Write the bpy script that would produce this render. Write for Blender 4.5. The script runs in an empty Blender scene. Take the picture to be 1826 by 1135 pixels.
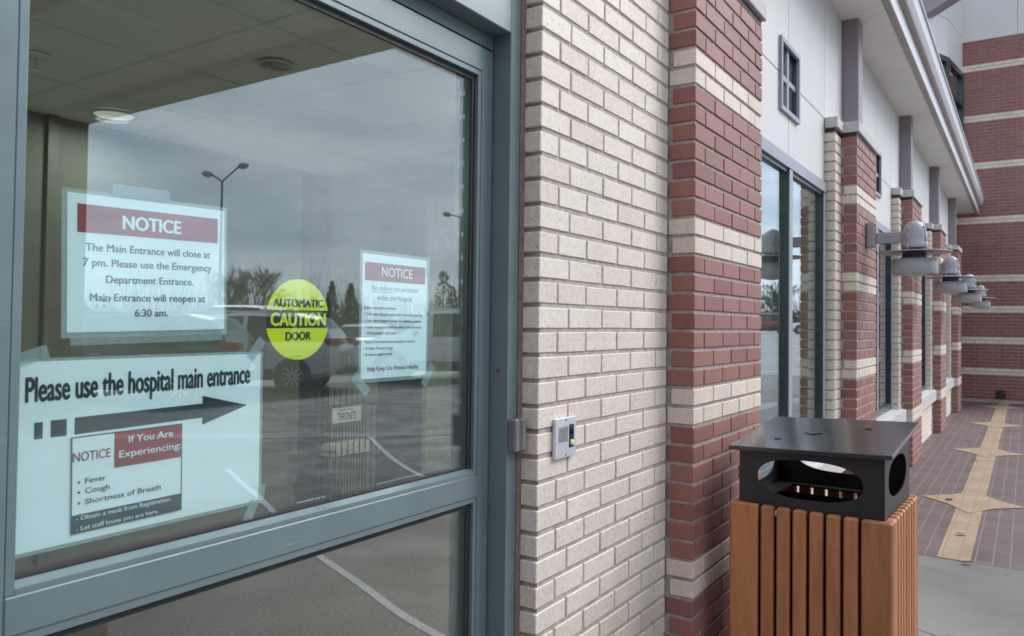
import bpy, math, random
from mathutils import Vector, Matrix
random.seed(11)
D = bpy.data
S = bpy.context.scene
COL = S.collection
R = math.radians
sin, cos, pi = math.sin, math.cos, math.pi

# ------------------------------------------------------------------ camera
CAM = Vector((-1.7625, -1.0826, 1.4146))
yaw, pit, rol = R(33.5497), R(1.3509), R(0.6699)
fw = Vector((cos(yaw)*cos(pit), sin(yaw)*cos(pit), sin(pit)))
rt = Vector((sin(yaw), -cos(yaw), 0))
up = rt.cross(fw)
r2 = rt*cos(rol) + up*sin(rol)
u2 = -rt*sin(rol) + up*cos(rol)
cd = D.cameras.new('camera')
cam = D.objects.new('camera', cd)
COL.objects.link(cam)
cam.matrix_world = Matrix(((r2.x, u2.x, -fw.x, CAM.x), (r2.y, u2.y, -fw.y, CAM.y), (r2.z, u2.z, -fw.z, CAM.z), (0, 0, 0, 1)))
cd.sensor_width = 36
cd.lens = 1384.997/1826*36
cd.shift_y = -0.0116
cd.clip_start = 0.05
cd.clip_end = 2000
cd.dof.use_dof = True
cd.dof.focus_distance = 2.3
cd.dof.aperture_fstop = 7.0
S.camera = cam

# ------------------------------------------------------------------ sky, sun, exposure
SUN_EL, SUN_AZ = R(40), R(-42)          # azimuth measured from +X towards +Y
w = D.worlds.new('World')
S.world = w
w.use_nodes = True
nt = w.node_tree
nt.nodes.clear()
def N(nt, t, **kw):
    n = nt.nodes.new(t)
    for k, v in kw.items():
        setattr(n, k, v)
    return n
def L(nt, a, b):
    nt.links.new(a, b)
out = N(nt, 'ShaderNodeOutputWorld')
bg = N(nt, 'ShaderNodeBackground')
bg.inputs['Strength'].default_value = 0.085
sky = N(nt, 'ShaderNodeTexSky', sky_type='NISHITA')
sky.sun_disc = False
sky.sun_elevation = SUN_EL
sky.sun_rotation = pi/2 - SUN_AZ
tc = N(nt, 'ShaderNodeTexCoord')
mp = N(nt, 'ShaderNodeMapping')
mp.inputs['Scale'].default_value = (1.0, 1.0, 5.5)
mp.inputs['Rotation'].default_value = (0.05, 0.08, 0)
nz = N(nt, 'ShaderNodeTexNoise')
nz.inputs['Scale'].default_value = 2.1
nz.inputs['Detail'].default_value = 7
nz.inputs['Roughness'].default_value = 0.56
cr = N(nt, 'ShaderNodeValToRGB')
cr.color_ramp.elements[0].position = 0.36
cr.color_ramp.elements[0].color = (4.6, 5.9, 7.9, 1)
cr.color_ramp.elements[1].position = 0.64
cr.color_ramp.elements[1].color = (10.6, 11.6, 13.0, 1)
mx = N(nt, 'ShaderNodeMixRGB')
mx.inputs[0].default_value = 0.88
L(nt, tc.outputs['Generated'], mp.inputs['Vector'])
L(nt, mp.outputs[0], nz.inputs['Vector'])
L(nt, nz.outputs['Fac'], cr.inputs[0])
L(nt, sky.outputs[0], mx.inputs[1])
L(nt, cr.outputs[0], mx.inputs[2])
L(nt, mx.outputs[0], bg.inputs['Color'])
L(nt, bg.outputs[0], out.inputs['Surface'])

sd = D.lights.new('sun', 'SUN')
sd.energy = 1.5
sd.angle = R(35)
sd.color = (1.0, 0.965, 0.92)
sun = D.objects.new('sun', sd)
COL.objects.link(sun)
sun.rotation_euler = Vector((-cos(SUN_EL)*cos(SUN_AZ), -cos(SUN_EL)*sin(SUN_AZ), -sin(SUN_EL))).to_track_quat('-Z', 'Y').to_euler()
sun.location = (0, -8, 12)
S.view_settings.view_transform = 'Standard'
S.view_settings.look = 'None'
S.view_settings.gamma = 1
S.view_settings.exposure = 0.84
S.render.engine = 'CYCLES'
S.cycles.max_bounces = 10
S.cycles.transparent_max_bounces = 16
S.cycles.glossy_bounces = 5
S.cycles.diffuse_bounces = 4

# ------------------------------------------------------------------ mesh helpers
class MB:
    def __init__(s):
        s.v, s.f, s.m = [], [], []
    def add(s, vs, fs, m=0):
        o = len(s.v)
        s.v += [tuple(v) for v in vs]
        s.f += [tuple(i+o for i in f) for f in fs]
        s.m += [m]*len(fs)
        return s
    def box(s, x0, x1, y0, y1, z0, z1, m=0):
        return s.add([(x0,y0,z0),(x1,y0,z0),(x1,y1,z0),(x0,y1,z0),(x0,y0,z1),(x1,y0,z1),(x1,y1,z1),(x0,y1,z1)],
                     [(0,3,2,1),(4,5,6,7),(0,1,5,4),(1,2,6,5),(2,3,7,6),(3,0,4,7)], m)
    def cbox(s, x0, x1, y0, y1, z0, z1, c, m=0):
        """box with chamfered edges"""
        vs = []
        for x, sx in ((x0,1),(x1,-1)):
            for y, sy in ((y0,1),(y1,-1)):
                for z, sz in ((z0,1),(z1,-1)):
                    vs += [(x+sx*c,y+sy*c,z),(x+sx*c,y,z+sz*c),(x,y+sy*c,z+sz*c)]
        def i(a,b,d,k): return (a*4+b*2+d)*3+k
        fs = []
        for d in (0,1):
            q = [i(0,0,d,0),i(1,0,d,0),i(1,1,d,0),i(0,1,d,0)]; fs.append(q if d else q[::-1])
            q = [i(0,d,0,1),i(1,d,0,1),i(1,d,1,1),i(0,d,1,1)]; fs.append(q[::-1] if d else q)
            q = [i(d,0,0,2),i(d,1,0,2),i(d,1,1,2),i(d,0,1,2)]; fs.append(q if d else q[::-1])
        for a in (0,1):
            for b in (0,1):
                q = [i(a,b,0,1),i(a,b,1,1),i(a,b,1,2),i(a,b,0,2)]; fs.append(q if (a+b)%2 else q[::-1])
                q = [i(a,0,b,0),i(a,1,b,0),i(a,1,b,2),i(a,0,b,2)]; fs.append(q if (a+b)%2==0 else q[::-1])
                q = [i(0,a,b,0),i(1,a,b,0),i(1,a,b,1),i(0,a,b,1)]; fs.append(q if (a+b)%2 else q[::-1])
                for d in (0,1):
                    q = [i(a,b,d,0),i(a,b,d,1),i(a,b,d,2)]; fs.append(q if (a+b+d)%2 else q[::-1])
        return s.add(vs, fs, m)
    def cyl(s, p0, p1, r0, r1=None, n=16, m=0, cap=True):
        p0, p1 = Vector(p0), Vector(p1)
        r1 = r0 if r1 is None else r1
        d = (p1-p0).normalized()
        a = d.orthogonal().normalized()
        b = d.cross(a)
        vs = [p0+(a*cos(2*pi*k/n)+b*sin(2*pi*k/n))*r0 for k in range(n)]
        vs += [p1+(a*cos(2*pi*k/n)+b*sin(2*pi*k/n))*r1 for k in range(n)]
        fs = [(k,(k+1)%n,n+(k+1)%n,n+k) for k in range(n)]
        if cap:
            fs += [tuple(range(n))[::-1], tuple(range(n,2*n))]
        return s.add(vs, fs, m)
    def lathe(s, prof, n=32, c=(0,0,0), m=0, axis='z'):
        vs, fs = [], []
        for r, z in prof:
            for k in range(n):
                t = 2*pi*k/n
                if axis == 'z': vs.append((c[0]+r*cos(t), c[1]+r*sin(t), c[2]+z))
                else: vs.append((c[0]+r*sin(t), c[1]+z, c[2]+r*cos(t)))
        for j in range(len(prof)-1):
            for k in range(n):
                fs.append((j*n+k, j*n+(k+1)%n, (j+1)*n+(k+1)%n, (j+1)*n+k))
        return s.add(vs, fs, m)
    def prism(s, poly, lo, hi, fn, m=0):
        """poly 2D extruded lo..hi ; fn(a,b,t)->xyz"""
        n = len(poly)
        vs = [fn(a,b,lo) for a,b in poly]+[fn(a,b,hi) for a,b in poly]
        fs = [tuple(range(n)), tuple(range(n,2*n))[::-1]]+[(k,n+k,n+(k+1)%n,(k+1)%n) for k in range(n)]
        return s.add(vs, fs, m)
    def build(s, name, mats, parent=None, at=None, smooth=False, fix=True):
        me = D.meshes.new(name)
        base = Vector(at) if at is not None else Vector((0,0,0))
        p = parent
        while p is not None:
            base = base + p.location
            p = p.parent
        me.from_pydata([(x-base.x, y-base.y, z-base.z) for x,y,z in s.v], [], s.f)
        if not isinstance(mats, (list, tuple)): mats = [mats]
        for q in mats: me.materials.append(q)
        me.polygons.foreach_set('material_index', s.m)
        if smooth: me.polygons.foreach_set('use_smooth', [True]*len(s.f))
        if fix:
            import bmesh
            b = bmesh.new(); b.from_mesh(me)
            bmesh.ops.recalc_face_normals(b, faces=b.faces)
            b.to_mesh(me); b.free()
        me.update()
        o = D.objects.new(name, me)
        COL.objects.link(o)
        if parent is not None: o.parent = parent
        if at is not None: o.location = at
        return o
def tag(o, label=None, cat=None, group=None, kind=None):
    if label: o['label'] = label
    if cat: o['category'] = cat
    if group: o['group'] = group
    if kind: o['kind'] = kind
    return o
def thing(name, label, cat, loc=(0,0,0), group=None):
    o = D.objects.new(name, None)
    COL.objects.link(o)
    o.location = loc
    o.empty_display_size = 0.2
    return tag(o, label, cat, group)
def struct(o):
    o['kind'] = 'structure'
    return o
def copy_tree(o, parent=None):
    c = o.copy()
    COL.objects.link(c)
    if parent is not None: c.parent = parent
    for ch in list(o.children):
        copy_tree(ch, c)
    return c

# ------------------------------------------------------------------ materials
def base(name):
    m = D.materials.new(name)
    m.use_nodes = True
    t = m.node_tree
    b = t.nodes['Principled BSDF']
    return m, t, b
def noise(t, scale, detail=4, rough=0.55, vec=None, stretch=None):
    n = N(t, 'ShaderNodeTexNoise')
    n.inputs['Scale'].default_value = scale
    n.inputs['Detail'].default_value = detail
    n.inputs['Roughness'].default_value = rough
    if vec is None:
        vec = N(t, 'ShaderNodeTexCoord').outputs['Object']
    if stretch:
        mpn = N(t, 'ShaderNodeMapping')
        mpn.inputs['Scale'].default_value = stretch
        L(t, vec, mpn.inputs[0])
        vec = mpn.outputs[0]
    L(t, vec, n.inputs['Vector'])
    return n.outputs['Fac']
def ramp(t, fac, p0, c0, p1, c1):
    n = N(t, 'ShaderNodeValToRGB')
    e = n.color_ramp.elements
    e[0].position, e[0].color = p0, (*c0, 1)
    e[1].position, e[1].color = p1, (*c1, 1)
    L(t, fac, n.inputs[0])
    return n.outputs[0]
def mixc(t, fac, a, b, mode='MIX'):
    n = N(t, 'ShaderNodeMixRGB', blend_type=mode)
    for i, q in ((0,fac),(1,a),(2,b)):
        if hasattr(q, 'links'): L(t, q, n.inputs[i])
        else: n.inputs[i].default_value = q if i == 0 else (*q, 1)
    return n.outputs[0]
def bump(t, b, h, strength=0.3, dist=0.002):
    n = N(t, 'ShaderNodeBump')
    n.inputs['Strength'].default_value = strength
    n.inputs['Distance'].default_value = dist
    L(t, h, n.inputs['Height'])
    L(t, n.outputs[0], b.inputs['Normal'])
def plain(name, c, rough=0.6, metal=0.0, var=0.12, scale=8.0, spec=0.5, bmp=0.0, bscale=120):
    m, t, b = base(name)
    f = noise(t, scale, 5)
    lo = tuple(max(0, q*(1-var)) for q in c); hi = tuple(min(1, q*(1+var)) for q in c)
    L(t, ramp(t, f, 0.35, lo, 0.65, hi), b.inputs['Base Color'])
    rr = ramp(t, noise(t, scale*3, 4), 0.3, (max(0.02,rough*0.85),)*3, 0.7, (min(1,rough*1.15),)*3)
    L(t, rr, b.inputs['Roughness'])
    b.inputs['Metallic'].default_value = metal
    b.inputs['Specular IOR Level'].default_value = spec
    if bmp: bump(t, b, noise(t, bscale, 4), bmp)
    return m
def brick_mat(name, c1, c2, c3, spot, spot_amt, rough=0.55, spec=0.6):
    m, t, b = base(name)
    g = N(t, 'ShaderNodeNewGeometry')
    isl = g.outputs['Random Per Island']
    n = N(t, 'ShaderNodeValToRGB')
    e = n.color_ramp.elements
    e[0].position, e[0].color = 0.0, (*c1, 1)
    e[1].position, e[1].color = 1.0, (*c3, 1)
    k = e.new(0.4); k.color = (*c2, 1)
    L(t, isl, n.inputs[0])
    col = mixc(t, 0.35, n.outputs[0], ramp(t, noise(t, 60, 4), 0.3, tuple(q*0.7 for q in c2), 0.7, tuple(min(1,q*1.25) for q in c2)))
    sp = ramp(t, noise(t, 190, 2, 0.5, stretch=(1,1,0.55)), 0.60, (0,0,0), 0.68, (1,1,1))
    pat = ramp(t, noise(t, 9, 2), 0.35, (0.25,)*3, 0.65, (1,)*3)
    f = mixc(t, 1.0, sp, pat, 'MULTIPLY')
    f2 = mixc(t, 1.0, f, (spot_amt,)*3, 'MULTIPLY')
    col = mixc(t, f2, col, spot)
    st = ramp(t, noise(t, 1.3, 5, 0.6, stretch=(1.5,1.5,0.35)), 0.35, (0.86,0.85,0.84), 0.62, (1.03,1.03,1.03))
    col = mixc(t, 1.0, col, st, 'MULTIPLY')
    L(t, col, b.inputs['Base Color'])
    b.inputs['Roughness'].default_value = rough
    b.inputs['Specular IOR Level'].default_value = spec
    h = mixc(t, 0.5, noise(t, 160, 4, 0.6, stretch=(1,1,0.25)), noise(t, 260, 3))
    bump(t, b, h, 0.55, 0.002)
    return m
M = {}
M['cream'] = brick_mat('cream brick', (0.70,0.61,0.505), (0.78,0.69,0.58), (0.83,0.755,0.65), (0.20,0.11,0.06), 0.75)
M['cream_band'] = brick_mat('cream band brick', (0.74,0.655,0.53), (0.70,0.61,0.485), (0.78,0.70,0.585), (0.30,0.17,0.09), 0.45)
M['red'] = brick_mat('red brick', (0.225,0.085,0.066), (0.30,0.122,0.094), (0.355,0.160,0.128), (0.13,0.045,0.04), 0.5)
M['red_dark'] = brick_mat('deep red brick', (0.245,0.080,0.066), (0.30,0.10,0.080), (0.19,0.064,0.056), (0.09,0.035,0.03), 0.5)
M['mortar'] = plain('grey mortar', (0.47,0.415,0.385), 0.95, var=0.18, scale=40, spec=0.1, bmp=0.5, bscale=300)
M['mortar_light'] = plain('pale mortar', (0.41,0.355,0.33), 0.95, var=0.18, scale=40, spec=0.1, bmp=0.5, bscale=300)
def panel_mat():
    m, t, b = base('white wall panel')
    c = ramp(t, noise(t, 2.5, 5), 0.35, (0.615,0.605,0.59), 0.65, (0.64,0.63,0.612))
    st = ramp(t, noise(t, 3.0, 6, 0.6, stretch=(2.2,2.2,0.12)), 0.40, (0.975,0.97,0.96), 0.60, (1.0,1.0,1.0))
    L(t, mixc(t, 1.0, c, st, 'MULTIPLY'), b.inputs['Base Color'])
    b.inputs['Roughness'].default_value = 0.5
    bump(t, b, noise(t, 2.0, 2), 0.05, 0.01)
    return m
M['panel'] = panel_mat()
M['soffit'] = plain('white soffit panel', (0.86,0.83,0.78), 0.6, var=0.04, scale=4)
M['taupe'] = plain('taupe roof and eave shade', (0.42,0.37,0.34), 0.5, var=0.06)  # puts the shade of the eave undersides into the colour; also the roof
M['gutter'] = plain('white gutter metal', (0.64,0.62,0.64), 0.4, var=0.04)
M['mauve'] = plain('mauve metal cladding', (0.27,0.235,0.26), 0.5, var=0.05)
M['stone'] = plain('pale cast stone', (0.52,0.495,0.495), 0.8, var=0.08, scale=14, bmp=0.3)
M['black'] = plain('dark flashing', (0.03,0.03,0.034), 0.6)
M['dark_gap'] = plain('dark backing', (0.10,0.10,0.11), 0.9)
M['teal'] = plain('dark teal window metal', (0.028,0.052,0.056), 0.28, var=0.08)
M['lav'] = plain('grey lavender metal', (0.30,0.31,0.36), 0.35, var=0.05)
M['lampgrey'] = plain('grey lamp paint', (0.355,0.35,0.38), 0.42, var=0.05)
M['lampdark'] = plain('lamp louvre metal', (0.16,0.15,0.17), 0.5)
M['lens'] = plain('frosted lens', (0.5,0.5,0.48), 0.25)
def frame_metal():
    m, t, b = base('painted door metal')
    c = ramp(t, noise(t, 5, 5), 0.35, (0.158,0.215,0.226), 0.65, (0.182,0.244,0.253))
    scr = ramp(t, noise(t, 42, 3, 0.6, stretch=(0.12,3,5)), 0.64, (0,0,0), 0.70, (1,1,1))
    patch = ramp(t, noise(t, 3.5, 2), 0.52, (0,0,0), 0.62, (0.5,)*3)
    f = mixc(t, 1.0, scr, patch, 'MULTIPLY')
    L(t, mixc(t, f, c, (0.36,0.38,0.40)), b.inputs['Base Color'])
    L(t, ramp(t, noise(t, 14, 4), 0.3, (0.27,)*3, 0.7, (0.38,)*3), b.inputs['Roughness'])
    b.inputs['Metallic'].default_value = 0.15
    bump(t, b, noise(t, 7, 2), 0.04, 0.01)
    return m
M['frame'] = frame_metal()
M['gasket'] = plain('black rubber gasket', (0.025,0.028,0.03), 0.6)
M['caulk'] = plain('brown sealant', (0.20,0.15,0.125), 0.85, var=0.2, scale=30, bmp=0.5)
def glass(name, f0, tint, extra=0.0):
    m = D.materials.new(name); m.use_nodes = True
    t = m.node_tree; t.nodes.clear()
    o = N(t, 'ShaderNodeOutputMaterial')
    mixn = N(t, 'ShaderNodeMixShader')
    tr = N(t, 'ShaderNodeBsdfTransparent'); tr.inputs[0].default_value = (*tint, 1)
    gl = N(t, 'ShaderNodeBsdfGlossy'); gl.inputs['Roughness'].default_value = 0.0
    gl.inputs['Color'].default_value = (0.93,0.97,1.0,1)
    g = N(t, 'ShaderNodeNewGeometry')
    dt = N(t, 'ShaderNodeVectorMath', operation='DOT_PRODUCT')
    L(t, g.outputs['Incoming'], dt.inputs[0]); L(t, g.outputs['Normal'], dt.inputs[1])
    def mth(op, a, b=None):
        n = N(t, 'ShaderNodeMath', operation=op)
        for i, q in ((0,a),(1,b)):
            if q is None: continue
            if hasattr(q, 'links'): L(t, q, n.inputs[i])
            else: n.inputs[i].default_value = q
        return n.outputs[0]
    c = mth('ABSOLUTE', dt.outputs['Value'])
    f = mth('POWER', mth('SUBTRACT', 1.0, c), 5.0)
    f = mth('ADD', mth('MULTIPLY', f, 1-f0), f0)
    L(t, f, mixn.inputs[0]); L(t, tr.outputs[0], mixn.inputs[1]); L(t, gl.outputs[0], mixn.inputs[2])
    L(t, mixn.outputs[0], o.inputs[0])
    return m
M['glass'] = glass('tinted door glass', 0.112, (0.90,0.985,0.98))
M['winglass'] = glass('tinted window glass', 0.26, (0.70,0.80,0.78))
M['carglass'] = plain('car window glass', (0.02,0.025,0.03), 0.06, spec=0.8)
def film(name, col, a):
    m = D.materials.new(name); m.use_nodes = True
    t = m.node_tree; t.nodes.clear()
    o = N(t, 'ShaderNodeOutputMaterial')
    mixn = N(t, 'ShaderNodeMixShader'); mixn.inputs[0].default_value = a
    tr = N(t, 'ShaderNodeBsdfTransparent')
    df = N(t, 'ShaderNodeBsdfDiffuse')
    L(t, ramp(t, noise(t, 60, 3), 0.3, tuple(q*0.85 for q in col), 0.7, col), df.inputs[0])
    L(t, tr.outputs[0], mixn.inputs[1]); L(t, df.outputs[0], mixn.inputs[2]); L(t, mixn.outputs[0], o.inputs[0])
    return m
M['laminate'] = film('clear laminate', (0.70,0.76,0.74), 0.30)
M['tape'] = film('clear sticky tape', (0.58,0.64,0.66), 0.30)
M['paper'] = plain('white paper', (0.88,0.88,0.88), 0.6, var=0.015, scale=6)
M['ink'] = plain('black ink', (0.028,0.03,0.034), 0.5)
M['ink_red'] = plain('dark red ink', (0.36,0.050,0.050), 0.5)
M['ink_blue'] = plain('blue ink', (0.03,0.27,0.50), 0.5)
M['ink_maroon'] = plain('maroon ink', (0.22,0.04,0.05), 0.5)
M['yellow'] = plain('yellow green vinyl', (0.82,0.80,0.004), 0.5, var=0.03)
M['steel'] = plain('brushed steel', (0.66,0.66,0.69), 0.4, 0.35, var=0.06, scale=40)
M['button'] = plain('ivory button', (0.75,0.66,0.32), 0.45)
M['binmetal'] = None
def bin_metal(name, wet):
    m, t, b = base(name)
    L(t, ramp(t, noise(t, 6, 4), 0.35, (0.014,0.014,0.017), 0.65, (0.024,0.023,0.028)), b.inputs['Base Color'])
    if wet:
        drops = ramp(t, noise(t, 60, 3, 0.6), 0.44, (0.27,)*3, 0.60, (0.16,)*3)
        L(t, drops, b.inputs['Roughness'])
        h = ramp(t, noise(t, 130, 2), 0.60, (0,)*3, 0.66, (1,)*3)
        bump(t, b, h, 0.16, 0.0007)
        L(t, b.inputs['Normal'].links[0].from_socket, b.inputs['Coat Normal'])
        b.inputs['Coat Weight'].default_value = 0.6
        b.inputs['Coat Roughness'].default_value = 0.13
        dirt = ramp(t, noise(t, 9, 5, 0.65, stretch=(1,0.5,1)), 0.63, (0,0,0), 0.67, (1,1,1))
        c = b.inputs['Base Color'].links[0].from_socket
        L(t, mixc(t, dirt, c, (0.035,0.028,0.020)), b.inputs['Base Color'])
    else:
        b.inputs['Roughness'].default_value = 0.42
        bump(t, b, noise(t, 220, 2), 0.12, 0.0008)
    return m
M['bin'] = bin_metal('black powder coat', False)
M['binlid'] = bin_metal('wet black lid', True)
def slat_mat():
    m, t, b = base('brown plastic lumber')
    g = N(t, 'ShaderNodeObjectInfo')
    f = noise(t, 22, 6, 0.6, stretch=(1.5,1.5,0.22))
    c = ramp(t, f, 0.3, (0.36,0.140,0.052), 0.7, (0.52,0.220,0.090))
    c = mixc(t, 1.0, c, ramp(t, g.outputs['Random'], 0, (0.82,0.83,0.84), 1, (1.10,1.07,1.04)), 'MULTIPLY')
    sp = ramp(t, noise(t, 130, 3, 0.6, stretch=(1,1,0.5)), 0.62, (0,)*3, 0.72, (0.5,)*3)
    L(t, mixc(t, sp, c, (0.11,0.05,0.025)), b.inputs['Base Color'])
    b.inputs['Roughness'].default_value = 0.55
    bump(t, b, noise(t, 120, 4, stretch=(1,1,0.2)), 0.25, 0.001)
    return m
M['slat'] = slat_mat()
def grid_lines(t, vec, angle, sx, sy, wd, off=(0,0)):
    mpn = N(t, 'ShaderNodeMapping')
    mpn.inputs['Rotation'].default_value = (0,0,angle)
    mpn.inputs['Location'].default_value = (off[0],off[1],0)
    L(t, vec, mpn.inputs[0])
    b = N(t, 'ShaderNodeTexBrick')
    b.offset = 0.0
    b.inputs['Scale'].default_value = 1.0
    b.inputs['Brick Width'].default_value = sx
    b.inputs['Row Height'].default_value = sy
    b.inputs['Mortar Size'].default_value = wd
    b.inputs['Mortar Smooth'].default_value = 0.2
    L(t, mpn.outputs[0], b.inputs[0])
    return b.outputs['Fac']
def concrete(name, c, joints=True, stain=0.25):
    m, t, b = base(name)
    v = N(t, 'ShaderNodeTexCoord').outputs['Object']
    col = ramp(t, noise(t, 1.2, 6, 0.62, vec=v), 0.3, tuple(q*(1-stain) for q in c), 0.7, tuple(q*(1+stain*0.6) for q in c))
    fine = ramp(t, noise(t, 150, 3, vec=v), 0.3, (0.88,)*3, 0.7, (1.1,)*3)
    col = mixc(t, 1.0, col, fine, 'MULTIPLY')
    spots = ramp(t, noise(t, 11, 4, 0.5, vec=v), 0.66, (0,)*3, 0.71, (0.5,)*3)
    blot = ramp(t, noise(t, 0.55, 6, 0.7, vec=v), 0.42, (0.80,0.79,0.78), 0.62, (1.06,)*3)
    col = mixc(t, 1.0, col, blot, 'MULTIPLY')
    col = mixc(t, spots, col, tuple(q*0.45 for q in c))
    if joints:
        col = mixc(t, grid_lines(t, v, R(27), 1.52, 1.52, 0.006, (0.62,0.25)), col, tuple(q*0.22 for q in c))
    L(t, col, b.inputs['Base Color'])
    L(t, ramp(t, noise(t, 2.2, 4, vec=v), 0.3, (0.5,)*3, 0.7, (0.85,)*3), b.inputs['Roughness'])
    bump(t, b, noise(t, 240, 4, vec=v), 0.3, 0.002)
    return m
M['concrete'] = concrete('pavement concrete', (0.20,0.188,0.182))
M['concrete_pale'] = concrete('pale concrete strip', (0.36,0.36,0.37), False)
M['lot'] = concrete('worn car park surface', (0.36,0.355,0.35), False, 0.35)
M['asphalt'] = concrete('dark wet asphalt', (0.055,0.056,0.062), False, 0.3)
def paver_mat(name, c, d, mortar):
    m, t, b = base(name)
    v = N(t, 'ShaderNodeTexCoord').outputs['Object']
    br = N(t, 'ShaderNodeTexBrick')
    br.inputs['Scale'].default_value = 1.0
    br.inputs['Brick Width'].default_value = 0.206
    br.inputs['Row Height'].default_value = 0.0905
    br.inputs['Mortar Size'].default_value = 0.0032
    br.inputs['Mortar Smooth'].default_value = 0.3
    br.inputs['Color1'].default_value = (*c, 1)
    br.inputs['Color2'].default_value = (*d, 1)
    br.inputs['Mortar'].default_value = (*mortar, 1)
    br.inputs['Bias'].default_value = -0.1
    L(t, v, br.inputs[0])
    rows = N(t, 'ShaderNodeTexBrick')
    rows.inputs['Scale'].default_value = 1.0
    rows.inputs['Brick Width'].default_value = 900
    rows.inputs['Row Height'].default_value = 0.0905
    rows.inputs['Mortar Size'].default_value = 0.0042
    rows.inputs['Mortar Smooth'].default_value = 0.4
    L(t, v, rows.inputs[0])
    col = mixc(t, 1.0, br.outputs['Color'], ramp(t, noise(t, 3, 5, vec=v), 0.3, (0.82,)*3, 0.7, (1.12,)*3), 'MULTIPLY')
    col = mixc(t, 1.0, col, ramp(t, noise(t, 110, 3, vec=v), 0.3, (0.85,)*3, 0.7, (1.12,)*3), 'MULTIPLY')
    col = mixc(t, rows.outputs['Fac'], col, tuple(q for q in mortar))
    L(t, col, b.inputs['Base Color'])
    L(t, ramp(t, noise(t, 2.0, 4, vec=v), 0.3, (0.45,)*3, 0.7, (0.75,)*3), b.inputs['Roughness'])
    n = N(t, 'ShaderNodeMath', operation='MULTIPLY'); n.inputs[1].default_value = -1
    L(t, br.outputs['Fac'], n.inputs[0])
    bump(t, b, n.outputs[0], 0.5, 0.003)
    return m
M['paver'] = paver_mat('purple brown pavers', (0.150,0.098,0.099), (0.122,0.081,0.085), (0.215,0.178,0.175))
M['paver_cream'] = paver_mat('tan pavers', (0.40,0.285,0.180), (0.365,0.258,0.160), (0.285,0.215,0.145))
M['white_line'] = plain('worn white line paint', (0.72,0.72,0.72), 0.6, var=0.12, scale=20)
M['yellow_line'] = plain('yellow kerb paint', (0.60,0.50,0.22), 0.6)
M['carpet'] = plain('dark maroon carpet', (0.14,0.105,0.10), 0.95, var=0.25, scale=60)
M['sage'] = plain('sage wall paint', (0.20,0.212,0.185), 0.8, var=0.04)
M['ceil'] = plain('ceiling tile', (0.84,0.87,0.77), 0.9, var=0.05, scale=60)
M['ceil_bar'] = plain('ceiling bar', (0.72,0.75,0.66), 0.6)
M['int_dark'] = plain('dark interior frame', (0.10,0.105,0.12), 0.5)
M['wire'] = plain('black wire', (0.02,0.02,0.022), 0.4)
M['chrome'] = plain('chrome reflector', (0.65,0.66,0.66), 0.15, 1.0)
M['wood_box'] = plain('brown timber', (0.17,0.12,0.07), 0.7, var=0.2, scale=25)
def emit(name, c, s):
    m, t, b = base(name)
    b.inputs['Base Color'].default_value = (*c, 1)
    b.inputs['Emission Color'].default_value = (*c, 1)
    b.inputs['Emission Strength'].default_value = s
    return m
M['glow'] = emit('lit downlight lens', (1.0,0.95,0.84), 0.17)
M['canopy'] = plain('brown canopy soffit', (0.47,0.49,0.41), 0.8, var=0.06)
M['canopy_edge'] = plain('canopy edge metal', (0.10,0.09,0.08), 0.6)
M['bark'] = plain('bare grey bark', (0.115,0.10,0.09), 0.9, var=0.25)
M['bark_far'] = plain('hazy brown winter twigs', (0.17,0.15,0.135), 0.9, var=0.3, scale=0.3)  # twig brown paled, distance haze put into the colour
M['needle'] = plain('dark conifer needles', (0.030,0.045,0.028), 0.85, var=0.35, scale=4)
M['needle_far'] = plain('olive woodland', (0.06,0.068,0.045), 0.9, var=0.4, scale=0.15)
M['grass'] = plain('winter grass', (0.13,0.13,0.065), 0.95, var=0.3, scale=2)
M['leaf'] = plain('dead brown leaf', (0.075,0.035,0.018), 0.8, var=0.3, scale=60)
M['wet_leaf'] = plain('wet black leaf', (0.028,0.020,0.013), 0.35, var=0.3, scale=60)
M['tyre'] = plain('tyre rubber', (0.022,0.022,0.024), 0.8)
M['rim'] = plain('alloy rim', (0.72,0.73,0.75), 0.3, 0.1)
M['trim'] = plain('black plastic trim', (0.03,0.031,0.034), 0.6)
M['taillight'] = plain('red lens', (0.45,0.02,0.02), 0.15)
M['headlight'] = plain('clear lens', (0.6,0.62,0.65), 0.1)
M['pole'] = plain('dark pole paint', (0.10,0.10,0.105), 0.5)
def car_paint(name, c, metal):
    m, t, b = base(name)
    b.inputs['Base Color'].default_value = (*c, 1)
    b.inputs['Metallic'].default_value = metal
    b.inputs['Roughness'].default_value = 0.32
    b.inputs['Coat Weight'].default_value = 0.7
    b.inputs['Coat Roughness'].default_value = 0.04
    L(t, ramp(t, noise(t, 2, 4), 0.3, tuple(q*0.9 for q in c), 0.7, c), b.inputs['Base Color'])
    return m

# ------------------------------------------------------------------ ground and paving
def grid_ground():
    mb = MB()
    xs = [-400,-120,-40,-12,0,10,20,30,35,40,45,50,55,60,80,120,250,700]
    ys = [-700,-250,-120,-60,-30,-20,-14,-9.6,0,20,120,400]
    def z(x, y):
        t = min(1, max(0, (x-33)/26.0)); t = t*t*(3-2*t)
        k = min(1, max(0, (y+45)/20.0))
        return -0.10 + 1.0*t*k
    vs = [(x,y,z(x,y)) for y in ys for x in xs]
    n = len(xs)
    fs = [(j*n+i, j*n+i+1, (j+1)*n+i+1, (j+1)*n+i) for j in range(len(ys)-1) for i in range(n-1)]
    mb.add(vs, fs)
    return struct(mb.build('ground', M['lot']))
grid_ground()
mb = MB(); mb.box(-60, 33, -12.9, -9.75, -0.2, -0.09)
struct(mb.build('road', M['asphalt']))
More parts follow.
